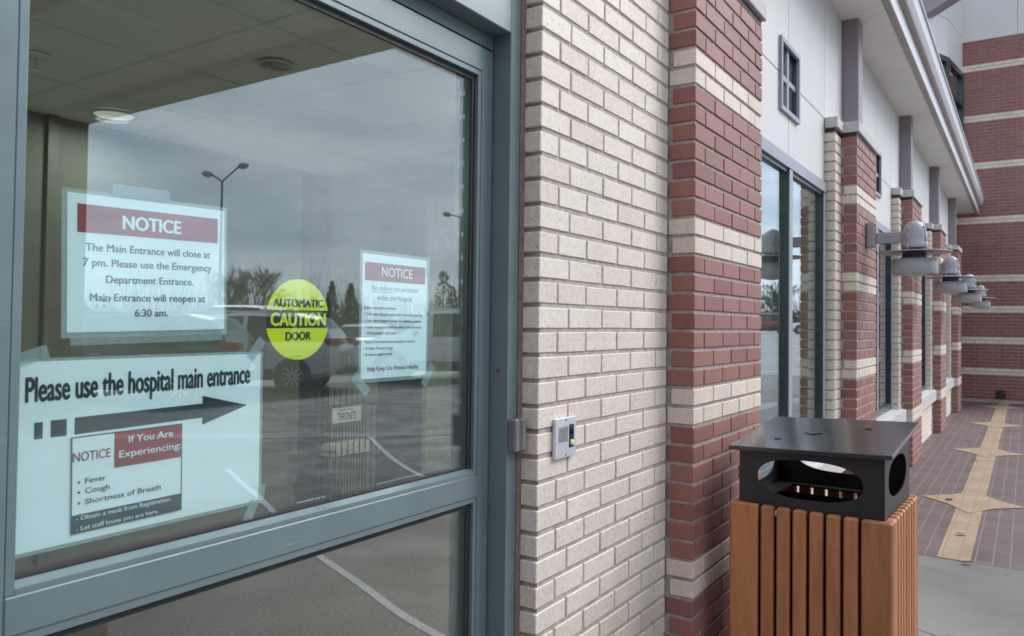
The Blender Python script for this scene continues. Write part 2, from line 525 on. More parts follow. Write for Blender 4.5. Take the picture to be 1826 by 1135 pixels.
# verge far away under the trees
mb = MB()
mb.add([(20,-140,-0.09),(140,-30,0.92),(260,-80,0.92),(120,-260,-0.09)], [(0,1,2,3)])
# pavement slab with a kerb
mb = MB(); mb.box(-30, 3.75, -9.7, 0.3, -0.3, 0.0)
mb.box(3.75, 22, -9.7, -1.45, -0.3, 0.0)
mb.box(1.2, 5.2, -12.2, -9.701, -0.3, -0.004)
struct(mb.build('pavement', M['concrete']))
mb = MB(); mb.box(3.75, 16.3, -1.45, 0.3, -0.3, 0.001)
struct(mb.build('paver_path', M['paver']))
mb = MB()
mb.add([(3.755,-0.79,0.0035),(16.1,-0.79,0.0035),(16.1,-0.61,0.0035),(3.755,-0.61,0.0035)], [(0,1,2,3)])
for i in range(4):
    cx, cy = 5.68+3.13*i, -0.70
    pts = []
    for k in range(4):
        a = k*pi/2
        r = 0.50 if k % 2 == 0 else 0.37
        pts.append((cx+r*cos(a), cy+r*sin(a), 0.0062))
        a += pi/4
        pts.append((cx+math.copysign(0.205, cos(a)), cy+math.copysign(0.158, sin(a)), 0.0062))
    mb.add(pts, [tuple(range(8))])
struct(mb.build('star_path', M['paver_cream']))
def ribbon(name, pts, wd, z, mat):
    mb = MB()
    P = [Vector((a,b)) for a,b in pts]
    # Catmull-Rom smoothing
    Q = []
    for i in range(len(P)-1):
        p0 = P[max(0,i-1)]; p1 = P[i]; p2 = P[i+1]; p3 = P[min(len(P)-1,i+2)]
        for k in range(6):
            t = k/6
            Q.append(0.5*((2*p1)+(p2-p0)*t+(2*p0-5*p1+4*p2-p3)*t*t+(3*p1-p0-3*p2+p3)*t**3))
    Q.append(P[-1])
    vs = []
    for i, q in enumerate(Q):
        d = (Q[min(i+1,len(Q)-1)]-Q[max(i-1,0)]).normalized()
        n = Vector((-d.y,d.x))*wd/2
        vs += [(q.x+n.x,q.y+n.y,z),(q.x-n.x,q.y-n.y,z)]
    mb.add(vs, [(2*i,2*i+1,2*i+3,2*i+2) for i in range(len(Q)-1)])
    return struct(mb.build(name, mat))
ribbon('painted_line', [(5.31,-5.42),(4.62,-4.55),(4.08,-3.79),(3.69,-3.12),(3.45,-2.6)], 0.055, 0.005, M['white_line'])
ribbon('painted_line', [(2.95,-5.0),(2.63,-4.38),(2.35,-3.79),(2.02,-3.16),(1.585,-2.31),(1.33,-1.68),(1.11,-1.16),(1.0,-0.8)], 0.05, 0.005, M['white_line'])
ribbon('gutter_path', [(2.5,-8.9),(5.15,-5.9),(6.39,-4.86),(9.5,-3.2),(15,-2.3)], 0.42, 0.0045, M['concrete_pale'])
ribbon('kerb_line', [(40,-27),(24,-10.5),(22.3,-6),(22.3,0)], 0.3, -0.05, M['yellow_line'])

# ------------------------------------------------------------------ brickwork
CO = 0.0677
Z0 = 1.40
HL = 0.1036
MT = 0.0125
rj = random.Random(3)
def course(mb, k, segs, yf, depth, m, zbase=Z0, c=0.0022):
    z0 = zbase+CO*k+MT/2; z1 = zbase+CO*(k+1)-MT/2
    for a, b in segs:
        j = rj.uniform(-0.0008,0.0008)
        e = rj.uniform(-0.0010,0.0010)
        mb.cbox(a+0.005+e, b-0.005, yf+j, yf+depth+j, z0+rj.uniform(-0.0008,0.0008), z1+rj.uniform(-0.0008,0.0008), c, m)
def segs(cuts):
    return list(zip(cuts[:-1], cuts[1:]))
def is_band(k): return k % 9 in (4,5)
KTOP = 20
def pilaster_part(x0, parent):
    mb = MB()
    for k in range(-21, KTOP):
        odd = k % 2 != 0
        cuts = [0]+[HL*q for q in ((1,3,5,7) if odd else (2,4,6))]+[HL*8]
        band = is_band(k)
        cs = segs([x0+q for q in cuts])
        z0 = Z0+CO*k+MT/2; z1 = Z0+CO*(k+1)-MT/2
        for i, (a,b) in enumerate(cs):
            dep = (0.100 if odd else 0.085) if i in (0,len(cs)-1) else 0.085
            a2 = a if i == 0 else a+0.0045
            b2 = b if i == len(cs)-1 else b-0.0045
            j = rj.uniform(-0.0008,0.0008)
            mb.cbox(a2, b2, -0.102+j, -0.102+dep, z0, z1, 0.002, 1 if band else 0)
    mb.box(x0+0.006, x0+8*HL-0.006, -0.096, 0.055, 0.0, 2.754, 2)
    o = mb.build('pilaster', [M['red'], M['cream_band'], M['mortar_light']], parent)
    return o
def cap_part(xs, parent):
    """xs = (cream x0, pilaster x0, pilaster x1, cream x1)"""
    a, b, c, d = xs
    mb = MB()
    mb.box(b+0.004, c-0.004, -0.098, 0.06, 2.754, 2.783, 1)
    mb.box(a+0.004, b+0.004, 0.004, 0.06, 2.754, 2.783, 1)
    mb.box(c-0.004, d-0.004, 0.004, 0.06, 2.754, 2.783, 1)
    mb.cbox(b-0.014, c+0.014, -0.118, 0.068, 2.783, 2.856, 0.004, 0)
    mb.cbox(a-0.014, b-0.0145, -0.017, 0.068, 2.783, 2.856, 0.004, 0)
    mb.cbox(c+0.0145, d+0.014, -0.017, 0.068, 2.783, 2.856, 0.004, 0)
    return mb.build('cap_stone', [M['stone'], M['black']], parent)
def column_part(xc, parent):
    mb = MB()
    mb.cbox(xc-0.085, xc+0.085, -0.045, 0.069, 2.857, 3.729, 0.006)
    return mb.build('column_cladding', M['mauve'], parent)

PIER_GROUP = 'brick piers along the facade'
# pier nearest the door: long cream wall then red pilaster
p1 = thing('brick_pier', 'long cream brick wall beside the door ending in a red and cream banded pilaster', 'brick pier', (0.9,0,0), PIER_GROUP)
mb = MB()
for k in range(-21, KTOP):
    odd = k % 2 != 0
    cuts = [0, 0.0996,0.2661,0.4733,0.6805,0.885] if odd else [0,0.1625,0.3697,0.5769,0.7841,0.885]
    cs = segs(cuts)
    z0 = Z0+CO*k+MT/2; z1 = Z0+CO*(k+1)-MT/2
    for i,(a,b) in enumerate(cs):
        j = rj.uniform(-0.0009,0.0009)
        mb.cbox(a+(0 if i==0 else 0.0045), b-0.0045+rj.uniform(-0.001,0.0005), j, 0.052, z0+rj.uniform(-0.001,0.001), z1+rj.uniform(-0.001,0.001), 0.0022, 0)
    mb.cbox(1.7175, 1.921, 0.0, 0.07, z0, z1, 0.002, 0)
mb.box(0.012, 0.884, 0.0042, 0.056, 0.0, 2.754, 1)
mb.box(1.716, 1.916, 0.0065, 0.062, 0.0, 2.754, 1)
mb.build('cream_brickwork', [M['cream'], M['mortar']], p1)
pilaster_part(0.885, p1)
cap_part((0.0,0.885,1.7138,1.921), p1)
column_part(1.30, p1)
# second pier, then copies
XP = 0.885+3.15
p2 = thing('brick_pier', 'red and cream banded brick pier carrying the nearest wall lamp, second from the door', 'brick pier', (XP+0.414,0,0), PIER_GROUP)
mb = MB()
for k in range(-12, KTOP):
    z0 = Z0+CO*k+MT/2; z1 = Z0+CO*(k+1)-MT/2
    for a, b in ((XP-0.207, XP-0.003), (XP+8*HL+0.003, XP+8*HL+0.207)):
        mb.cbox(a, b, rj.uniform(-0.001,0.001), 0.07, z0, z1, 0.002, 0)
mb.box(XP-0.201, XP-0.001, 0.0065, 0.062, 0.60, 2.754, 1)
mb.box(XP+8*HL+0.001, XP+8*HL+0.201, 0.0065, 0.062, 0.60, 2.754, 1)
mb.build('cream_brickwork', [M['cream_band'], M['mortar']], p2)
pilaster_part(XP, p2)
cap_part((XP-0.207, XP, XP+8*HL, XP+8*HL+0.207), p2)
column_part(XP+0.48, p2)
for i, lab in ((1,'banded brick pier half hidden behind the nearest wall lamp, third from the door'),
               (2,'narrow banded brick pier with its red foot on the pavers, fourth from the door'),
               (3,'farthest banded brick pier, beside the end wall where the pavers stop')):
    c = copy_tree(p2)
    c.location.x += 3.15*i
    c['label'] = lab

# ------------------------------------------------------------------ window bays
def make_bay():
    X0, X1 = 1.921, 3.828
    t = thing('window_bay', 'wide window bay under white panels, nearest the door, its sill hidden by the litter bin', 'window bay', (2.872,0.07,0), 'window bays between the brick piers')
    # panels with joints and an opening for the little window
    mb = MB()
    xs = [X0-0.2, 2.66, 2.86, 3.06, X1-0.012, X1+1.2]
    zs = [2.405, 2.65, 2.85, 3.04, 3.729]
    jx = {2.86, X1-0.012}; jz = {2.85}
    for i in range(5):
        for j in range(4):
            if i in (1,2) and j in (1,2): continue
            a, b, c, d = xs[i], xs[i+1], zs[j], zs[j+1]
            if a in jx: a += 0.004
            if b in jx: b -= 0.004
            if c in jz: c += 0.004
            if d in jz: d -= 0.004
            mb.box(a, b, 0.07, 0.10, c, d, 0)
    mb.box(X0-0.2, 2.66, 0.10, 0.12, 2.40, 3.72, 1); mb.box(3.06, X1+1.2, 0.10, 0.12, 2.40, 3.72, 1)
    mb.box(2.66, 3.06, 0.10, 0.12, 2.40, 2.65, 1); mb.box(2.66, 3.06, 0.10, 0.12, 3.04, 3.72, 1)
    mb.build('wall_panel', [M['panel'], M['dark_gap']], t)
    # small square window
    mb = MB()
    a, b, c, d = 2.66, 3.06, 2.65, 3.04
    wd = 0.026
    mb.box(a-0.012, b+0.012, 0.052, 0.069, d-wd+0.012, d+0.012, 0); mb.box(a-0.012, b+0.012, 0.052, 0.069, c-0.012, c+wd-0.012, 0)
    mb.box(a-0.012, a+wd-0.012, 0.052, 0.069, c+wd-0.012, d-wd+0.012, 0); mb.box(b-wd+0.012, b+0.012, 0.052, 0.069, c+wd-0.012, d-wd+0.012, 0)
    xm, zm = (a+b)/2, (c+d)/2
    mb.box(xm-0.018, xm+0.018, 0.072, 0.083, c+0.002, d-0.002, 0)
    mb.box(a+0.002, xm-0.0185, 0.074, 0.083, zm-0.015, zm+0.015, 0); mb.box(xm+0.0185, b-0.002, 0.074, 0.083, zm-0.015, zm+0.015, 0)
    # dark reveal lining
    mb.box(b-0.012, b-0.001, 0.0695, 0.16, c, d, 1); mb.box(a+0.001, a+0.012, 0.0695, 0.16, c, d, 1)
    mb.box(a+0.0125, b-0.0125, 0.0695, 0.16, d-0.012, d-0.001, 1); mb.box(a+0.0125, b-0.0125, 0.0695, 0.16, c+0.001, c+0.012, 1)
    sw = mb.build('small_window', [M['lav'], M['teal']], t)
    mb = MB(); mb.box(a+0.012, b-0.012, 0.0835, 0.089, c+0.01, d-0.01)
    mb.build('pane', M['winglass'], sw)
    # big window
    mb = MB()
    f0, f1 = 0.062, 0.0865
    mb.box(X0, X1-0.002, 0.052, 0.15, 2.335, 2.402, 1)                    # head flashing
    mb.box(X0, X0+0.06, f0, f1, 0.602, 2.334, 0); mb.box(X1-0.078, X1-0.002, f0, f1, 0.602, 2.334, 0)
    mb.box(2.842, 2.915, f0, f1, 0.665, 2.334, 0)
    mb.box(X0+0.0605, X1-0.0785, f0, f1, 0.602, 0.664, 0)
    mb.box(X0+0.0605, 2.8415, f0+0.006, f1, 2.312, 2.3345, 0); mb.box(2.9155, X1-0.0785, f0+0.006, f1, 2.312, 2.3345, 0)
    mb.box(2.862, 2.895, 0.0935, 0.16, 0.665, 2.334, 0); mb.box(X0, X0+0.04, 0.0935, 0.16, 0.602, 2.334, 0); mb.box(X1-0.05, X1-0.002, 0.0935, 0.16, 0.602, 2.334, 0)
    # paler strips paint the sky reflection onto the dark frame's front edges
    mb.box(2.844, 2.913, 0.056, 0.0618, 0.667, 2.332, 1)
    mb.box(X1-0.076, X1-0.004, 0.056, 0.0618, 0.604, 2.332, 1)
    fr = mb.build('window', [M['teal'], M['lav']], t)
    for a, b in ((X0+0.055, 2.846), (2.911, X1-0.074)):
        mb = MB(); mb.box(a, b, 0.087, 0.093, 0.655, 2.31)
        mb.build('pane', M['winglass'], fr)
    # sill and base wall
    mb = MB()
    mb.prism([(-0.05,0.452),(-0.05,0.588),(0.05,0.603),(0.14,0.603),(0.14,0.452)], X0-0.204, X1+0.204, lambda y,z,x: (x,y,z))
    mb.build('stone_sill', M['stone'], t)
    mb = MB()
    xl, xr = X0-0.204, X1+0.204
    for k in range(-21, -14):
        n = int((xr-xl)/(2*HL))+1
        off = HL if k % 2 else 0
        cuts = [xl]+[xl+off+2*HL*i for i in range(0 if off else 1, n+1) if xl+off+2*HL*i < xr-0.03]+[xr]
        course(mb, k, segs(cuts), 0.0, 0.07, 0)
    mb.box(xl, xr, 0.0065, 0.06, 0, 0.452, 1)
    mb.build('base_wall', [M['cream'], M['mortar']], t)
    return t
bay = make_bay()
for i, lab in ((1,'window bay behind the nearest wall lamp, dark glass strip above a pale stone sill'),
               (2,'window bay between the third and fourth piers with a pale stone sill block'),
               (3,'farthest window bay, next to the end wall')):
    c = copy_tree(bay)
    c.location.x += 3.15*i
    c['label'] = lab
# panel wall above the entrance
t = thing('entrance_wall', 'white panelled wall above the entrance and first pier', 'wall', (-1,0.07,2.8))
mb = MB()
for a, b in ((-5,-3.3),(-3.29,-1.6),(-1.59,0.1),(0.11,1.715)):
    for c, d in ((2.86,3.30),(3.308,3.729)):
        mb.box(a, b, 0.07, 0.10, c, d, 0)
mb.box(-5, 1.72, 0.101, 0.13, 2.75, 3.729, 1)
mb.build('wall_panel', [M['panel'], M['dark_gap']], t)
mb = MB()
for k in range(-21, KTOP):
    odd = k % 2 != 0
    cuts = [-5.0]+[-5+(HL if odd else 2*HL)+2*HL*i for i in range(9) if -5+(HL if odd else 2*HL)+2*HL*i < -3.15]+[-3.12]
    course(mb, k, segs(cuts), 0.0, 0.07, 0)
mb.box(-4.99, -3.13, 0.0065, 0.08, 0, 2.754, 1)
mb.build('cream_brickwork', [M['cream'], M['mortar']], t)

# unseen brick wall added to block light from the camera's left
t = thing('shade_wall', 'unseen brown brick wall added behind the camera to block light from the left', 'wall', (-5.2,-4,0))
mb = MB()
for k in range(0, 62):
    z0 = 0.0677*k+MT/2; z1 = 0.0677*(k+1)-MT/2
    y = -0.02 if k % 2 else -0.12
    while y > -8.4:
        mb.box(-5.28, -5.20, y-0.39, y-0.005, z0, z1, 0)
        y -= 0.40
mb.box(-5.6, -5.207, -8.4, -0.01, 0, 4.3, 1)
mb.build('brickwork', [M['red_dark'], M['mortar']], t)
mb = MB(); mb.cbox(-5.65, -5.15, -8.5, 0.0, 4.301, 4.4, 0.006)
mb.build('coping', M['stone'], t)

# ------------------------------------------------------------------ eave and gutter
ev = thing('roof_eave', 'white eave with soffit panels and a long pale gutter running above the piers', 'roof eave', (9,-0.1,3.73))
mb = MB()
xj = [1.45+0.945*i for i in range(0,17)]
xj[-1] = 16.095
for a, b in zip(xj[:-1], xj[1:]):
    mb.box(a+0.003, b-0.003, -0.232, 0.14, 3.73, 3.76, 0)
mb.box(1.45, 16.095, -0.232, 0.14, 3.761, 3.79, 1)
mb.build('soffit', [M['soffit'], M['dark_gap']], ev)
mb = MB()
fx = lambda y,z,x: (x,y,z)
mb.prism([(-0.233,3.726),(-0.285,3.700),(-0.285,3.735),(-0.233,3.76)], 1.45, 16.09, fx, 1)     # drip trim, the shade of its underside painted taupe
mb.prism([(-0.286,3.702),(-0.298,3.702),(-0.298,3.845),(-0.286,3.845)], 1.45, 16.09, fx, 0)    # fascia board
mb.prism([(-0.235,3.846),(-0.345,3.846),(-0.345,3.862),(-0.235,3.862)], 1.45, 16.09, fx, 1)  # gutter underside, its shade painted in taupe
mb.build('fascia', [M['gutter'], M['taupe']], ev)
mb = MB()
mb.prism([(-0.235,3.864),(-0.348,3.864),(-0.372,3.90),(-0.385,3.985),(-0.40,3.99),(-0.40,4.005),(-0.235,4.005)], 1.45, 16.0, fx, 0)
mb.build('gutter', M['gutter'], ev)
mb = MB()
mb.add([(1.45,-0.30,4.006),(16.09,-0.30,4.006),(16.09,6.0,5.2),(1.45,6.0,5.2)], [(0,1,2,3)])
mb.build('roof_slope', M['taupe'], ev)

# ------------------------------------------------------------------ end wing
ew = thing('end_wing', 'tall red brick end wall with thin cream bands closing the far end of the pavers', 'building', (16.15,-0.9,0))
mb = MB()
BT = {0,9,18,27,44,60,74,89}
zb = 0.669
YL, YR = 0.30, -2.0
for j in range(-9, 96):
    z0 = zb+CO*j+0.006; z1 = zb+CO*(j+1)-0.006
    jj = j+1
    band = (jj in BT) or (jj+1 in BT)
    off = HL if j % 2 else 0.0
    y = YL-off
    ys = [YL]
    while y > YR+0.05:
        if y < YL-0.03: ys.append(y)
        y -= 2*HL
    ys.append(YR)
    for a, b in zip(ys[:-1], ys[1:]):
        jx = rj.uniform(-0.001,0.001)
        mb.box(16.10+jx, 16.18, b+0.005, a-0.005, z0, z1, 1 if band else 0)
    # return face round the corner
mb.box(16.107, 16.3, YR+0.006, YL, -0.05, zb+CO*96, 2)
mb.build('brick_wall', [M['red_dark'], M['cream_band'], M['mortar_light']], ew)
mb = MB()
mb.box(16.098, 16.3, -0.95, 0.3, zb+CO*96+0.003, 11, 0); mb.box(16.098, 16.3, YR, -0.956, zb+CO*96+0.003, 11, 0)
mb.build('wall_panel', [M['panel']], ew)
mb = MB()
mb.box(16.31, 22, YR, 8, 0, 11)
mb.build('rear_mass', M['panel'], ew)
# upper storey wall, faceted, set behind the gutter
us = thing('upper_storey', 'white faceted upper wall with a dark teal corner window above the gutter', 'upper storey', (15,0.3,4.2))
A0, A1, A2 = (16.097,-0.02), (14.86,0.149), (11.2,1.592)
def facet(p, q, s0, s1, z0, z1, off0, off1, mb, m):
    d = Vector((q[0]-p[0], q[1]-p[1])); ln = d.length; d.normalize()
    n = Vector((-d.y, d.x)) if (-d.y)*(-1)+d.x*(-1) > 0 else Vector((d.y,-d.x))
    if n.y > 0: n = -n
    pts = []
    for z in (z0,z1):
        for s, o in ((s0,off0),(s1,off0),(s1,off1),(s0,off1)):
            e = Vector(p)+d*s*ln+n*o
            pts.append((e.x,e.y,z))
    mb.add(pts, [(0,1,2,3),(4,5,6,7),(0,1,5,4),(1,2,6,5),(2,3,7,6),(3,0,4,7)], m)
mb = MB()
for p, q, zt in ((A0,A1,6.54),(A1,A2,6.54)):
    facet(p,q,0,1,zt,7.27,-0.3,0,mb,0)
    facet(p,q,0,1,7.28,11,-0.3,0,mb,0)
facet(A1,A2,0.16,1,4.0,6.539,-0.3,0,mb,0)
mb.build('wall_panel', M['panel'], us)
mb = MB()
for p,q,s1 in ((A0,A1,1.0),(A1,A2,0.16)):
    for z0,z1 in ((6.44,6.538),(5.86,5.95),(4.0,4.1)):
        facet(p,q,0.0,s1,z0,z1,-0.1,0.03,mb,0)
facet(A0,A1,0.0,0.09,4.1,6.44,-0.1,0.028,mb,0); facet(A0,A1,0.93,1.0,4.1,6.44,-0.1,0.028,mb,0)
facet(A1,A2,0.0,0.02,4.1,6.44,-0.1,0.028,mb,0); facet(A1,A2,0.14,0.16,4.1,6.44,-0.1,0.028,mb,0)
cw = mb.build('corner_window', M['teal'], us)
for p,q,s0,s1 in ((A0,A1,0.09,0.93),(A1,A2,0.02,0.14)):
    mb = MB(); facet(p,q,s0,s1,4.1,6.44,-0.03,-0.024,mb,0)
    mb.build('pane', M['winglass'], cw)
mb = MB()
facet(A0,A1,0,1,4.0,6.5,-1.6,-1.55,mb,0); facet(A1,A2,0,0.2,4.0,6.5,-1.6,-1.55,mb,0)
mb.build('room_wall', M['int_dark'], us)
mb = MB()
pr = [(0.5,7.08),(-1.6,8.15),(-1.6,8.75),(0.5,7.7)]
mb.prism(pr, 13.95, 14.32, lambda y,z,x: (x,y,z))
mb.build('roof_beam', M['mauve'], us)

# ------------------------------------------------------------------ wall lamps
def make_lamp():
    X, Z = 4.45, 2.10
    t = thing('wall_lamp', 'nearest grey domed wall lamp with a wide flat disc and a drum shade', 'wall lamp', (X,-0.102,Z), 'grey lamps on the brick piers')
    mb = MB(); mb.cbox(X-0.052, X+0.052, -0.158, -0.1035, 2.012, 2.192, 0.006)
    for k in range(9):
        z = 2.028+k*0.0178
        mb.box(X-0.046, X+0.046, -0.166, -0.1585, z, z+0.009)
    mb.build('mounting_plate', M['lampgrey'], t)
    mb = MB(); mb.cbox(X-0.016, X+0.016, -0.36, -0.1665, 2.036, 2.116, 0.004)
    mb.build('arm', M['lampgrey'], t)
    cy = -0.413
    pr = [(0.070,1.992),(0.084,1.996),(0.087,2.004),(0.087,2.028),(0.083,2.034)]
    for k in range(0, 11):
        a = k/10*pi/2
        pr.append((0.082*cos(a)**0.85 if k < 10 else 0.0005, 2.065+0.125*sin(a)))
    mb = MB(); mb.lathe(pr, 40, (X,cy,0))
    for k in range(4):
        a = pi/4*(2*k+1)+0.35
        ca, sa = cos(a), sin(a)
        for z0, z1, r in ((1.975,2.04,0.088),(2.04,2.10,0.0845),(2.10,2.15,0.075)):
            mb.cyl((X+ca*r,cy+sa*r,z0),(X+ca*(r-0.004),cy+sa*(r-0.004),z1),0.0075,0.006,8)
    mb.build('dome', M['lampgrey'], t, smooth=True)
    mb = MB(); mb.lathe([(0.0005,1.984),(0.07,1.982),(0.24,1.966),(0.243,1.962),(0.24,1.959),(0.07,1.970),(0.0005,1.970)], 48, (X,cy,0))
    mb.build('disc', M['lampgrey'], t, smooth=True)
    mb = MB(); mb.lathe([(0.062,1.972),(0.062,1.905)], 32, (X,cy,0))
    for k in range(20):
        a = 2*pi*k/20
        mb.cyl((X+0.072*cos(a),cy+0.072*sin(a),1.965),(X+0.072*cos(a),cy+0.072*sin(a),1.905),0.0055,None,6)
    mb.build('louvre', M['lampdark'], t)
    mb = MB(); mb.lathe([(0.066,1.918),(0.142,1.916),(0.149,1.910),(0.152,1.808),(0.149,1.804),(0.143,1.806),(0.141,1.900),(0.066,1.905)], 48, (X,cy,0))
    mb.build('drum_shade', M['lampgrey'], t, smooth=True)
    mb = MB(); mb.lathe([(0.14,1.835),(0.10,1.812),(0.05,1.792),(0.0005,1.785)], 32, (X,cy,0))
    mb.build('lens', M['lens'], t, smooth=True)
    return t
lamp = make_lamp()
for o in lamp.children:
    if o.name.split('.')[0] in ('dome','disc','drum_shade','lens'):
        for p in o.data.polygons: p.use_smooth = True
for i, lab in ((1,'second grey domed wall lamp from the front, half behind the nearest one'),
               (2,'third small grey wall lamp along the row, between the second and the last'),
               (3,'farthest and smallest grey wall lamp in front of the end wall')):
    c = copy_tree(lamp); c.location.x += 3.15*i; c['label'] = lab

# ------------------------------------------------------------------ door frame and door
df = thing('door_frame', 'grey teal metal door frame set between the glass door and the cream brick', 'door frame', (-0.7,0.08,0))
mb = MB()
# right jamb: front face, dark reveal, stop
mb.cbox(-0.064, -0.018, 0.055, 0.24, 0.0, 2.75, 0.002)
mb.box(-0.0635, -0.058, 0.112, 0.24, 0.0, 2.179, 0)
mb.build('jamb', M['frame'], df)
mb = MB(); mb.cbox(-1.37, -1.302, 0.055, 0.24, 0.0, 2.188, 0.002)
mb.build('jamb', M['frame'], df)
mb = MB()
mb.cbox(-3.10, -0.0645, 0.055, 0.24, 2.187, 2.75, 0.0025)
mb.cbox(-1.3015, -0.0645, 0.113, 0.20, 2.150, 2.1865, 0.0015)
mb.build('header', M['frame'], df)
mb = MB()
z = 0.0
prev = None
pts = []
rr = random.Random(5)
for i in range(56):
    z = i*0.05
    wv = rr.uniform(-0.0012,0.0012)
    pts.append((-0.018+wv*0.5, 0.0535+wv, z)); pts.append((0.004+rr.uniform(-0.001,0.001), 0.0495+wv, z))
    pts.append((0.012, 0.07, z)); pts.append((-0.016, 0.07, z))
fs = []
for i in range(55):
    for k in range(4):
        a = i*4+k; b = i*4+(k+1)%4
        fs.append((a,b,b+4,a+4))
mb.add(pts, fs)
mb.build('sealant', M['caulk'], df)
mb = MB()
mb.cbox(-3.12,-3.06,0.055,0.2,0,2.187,0.002); mb.cbox(-3.06,-1.37,0.06,0.18,0.0,0.12,0.002); mb.cbox(-3.06,-1.37,0.06,0.18,2.10,2.186,0.002)
mb.build('added_sidelight_frame', M['frame'], df)  # unseen glazing added to let daylight into the vestibule
mb = MB(); mb.box(-3.06,-1.37,0.132,0.138,0.12,2.10)
mb.build('added_sidelight_pane', M['glass'], df)
mb = MB(); mb.cyl((-0.0655,0.085,1.292),(-0.062,0.085,1.292),0.005,None,12)
mb.build('screw', M['ink_maroon'], df)

dr = thing('entrance_door', 'tall glass entrance door with grey metal rails, papered with notices', 'door', (-0.7,0.13,0))
Yf, Yb = 0.111, 0.162
DX0, DX1 = -1.300, -0.0675
mb = MB(); mb.cbox(DX1-0.0475, DX1, Yf, Yb, 0.012, 2.145, 0.0022)
mb.build('stile', M['frame'], dr)
mb = MB(); mb.cbox(DX0, -1.2395, Yf, Yb, 0.012, 2.145, 0.0022)
mb.build('stile', M['frame'], dr)
XL, XR = -1.2390, DX1-0.048
for nm, z0, z1 in (('top_rail',2.0815,2.145),('middle_rail',0.966,1.022),('bottom_rail',0.012,0.20)):
    mb = MB(); mb.cbox(XL, XR, Yf, Yb, z0, z1, 0.002)
    mb.build(nm, M['frame'], dr)
def beads(z0, z1, name):
    mb = MB()
    b, yb = 0.0135, 0.1185
    a0, a1 = XL+0.0008, XR-0.0008
    # sloped beads: front lip lower than the rail face, running back to the glass
    mb.cbox(a0, a0+b, Yf+0.0025, 0.1315, z0, z1, 0.001); mb.cbox(a1-b, a1, Yf+0.0025, 0.1315, z0, z1, 0.001)
    mb.cbox(a0+b, a1-b, Yf+0.0025, 0.1315, z1-b, z1, 0.001)
    mb.prism([(Yf+0.0025,z0),(0.1315,z0),(0.1315,z0+0.017),(0.126,z0+0.017),(Yf+0.0025,z0+0.009)], a0+b, a1-b, lambda y,z,x: (x,y,z))
    mb.build('glazing_bead', M['frame'], dr)
    mb = MB(); g = 0.013
    mb.box(a0+b, a0+b+0.003, 0.1240, 0.1318, z0+0.017, z1-b, 0); mb.box(a1-b-g, a1-b, 0.1240, 0.1318, z0+0.017, z1-b, 0)
    mb.box(a0+b+0.003, a1-b-g, 0.1240, 0.1318, z1-b-g, z1-b, 0); mb.box(a0+b+0.003, a1-b-g, 0.1285, 0.1318, z0+0.0165, z0+0.021, 0)
    mb.build('gasket', M['gasket'], dr)
    mb = MB(); mb.box(a0+b*0.5, a1-b*0.5, 0.132, 0.138, z0+0.005, z1-0.005)
    mb.build('glass_pane', M['glass'], dr)
beads(1.0225, 2.081, 'upper')
beads(0.2005, 0.9655, 'lower')
# door contact on the frame edge
dc = thing('door_contact', 'small rounded grey plastic box on the door frame edge beside the brick', 'door sensor', (-0.035,0.04,1.12))
mb = MB(); mb.cbox(-0.064, -0.040, 0.028, 0.0548, 1.080, 1.166, 0.004)
mb.build('base', M['lampdark'], dc)
mb = MB(); mb.cbox(-0.0395, -0.012, 0.024, 0.0545, 1.078, 1.168, 0.006)
mb.build('cover', plain('grey plastic cover', (0.17,0.175,0.165), 0.5), dc)

# ------------------------------------------------------------------ lettering
def text_mesh(s, bold):
    c = D.curves.new('lettering', 'FONT')
    c.body = s
    c.size = 1.0
    c.resolution_u = 4
    c.offset = bold
    o = D.objects.new('lettering', c)
    COL.objects.link(o)
    bpy.context.view_layer.update()
    me = D.meshes.new_from_object(o.evaluated_get(bpy.context.evaluated_depsgraph_get()))
    vs = [(v.co.x, v.co.y) for v in me.vertices]
    fs = [tuple(p.vertices) for p in me.polygons]
    D.objects.remove(o); D.curves.remove(c); D.meshes.remove(me)
    return vs, fs
_cap = {}
def capheight(bold):
    if bold not in _cap:
        v, f = text_mesh('H', bold)
        _cap[bold] = (min(y for x,y in v), max(y for x,y in v))
    return _cap[bold]
class Sheet:
    """flat sheet in the door plane: local (u,v) about a centre, small rotation"""
    def __init__(s, cx, cz, rot, y):
        s.c, s.r, s.y = (cx,cz), rot, y
    def p(s, u, v, dy=0.0):
        c, q = cos(s.r), sin(s.r)
        return (s.c[0]+u*c-v*q, s.y+dy, s.c[1]+u*q+v*c)
    def rect(s, mb, u0, u1, v0, v1, d0, d1, m=0):
        mb.prism([(u0,v0),(u1,v0),(u1,v1),(u0,v1)], d0, d1, lambda a,b,t: s.p(a,b,t), m)
    def text(s, mb, body, u0, u1, vb, cap, dy, bold=0.012, m=0, slope=0.0):
        sh = bold*0.9
        vs, fs = text_mesh(body, 0.0)
        lo, hi = capheight(0.0)
        n0 = len(vs)
        allv, allf = [], []
        k_ = 0
        for dxs, dys in ((0,0),(-sh,0),(sh,0),(0,-sh*0.5),(0,sh*0.5)):
            allv += [(x+dxs, y+dys, k_*0.00003) for x,y in vs]
            allf += [tuple(i+k_*n0 for i in f) for f in fs]
            k_ += 1
        vs = allv; fs = allf
        x0 = min(v[0] for v in vs); x1 = max(v[0] for v in vs)
        kx = (u1-u0)/(x1-x0); ky = cap/(hi-lo)
        mb.add([s.p(u0+(x-x0)*kx, vb+(y-lo)*ky+slope*(x-x0)*kx, dy-e) for x,y,e in vs], fs, m)
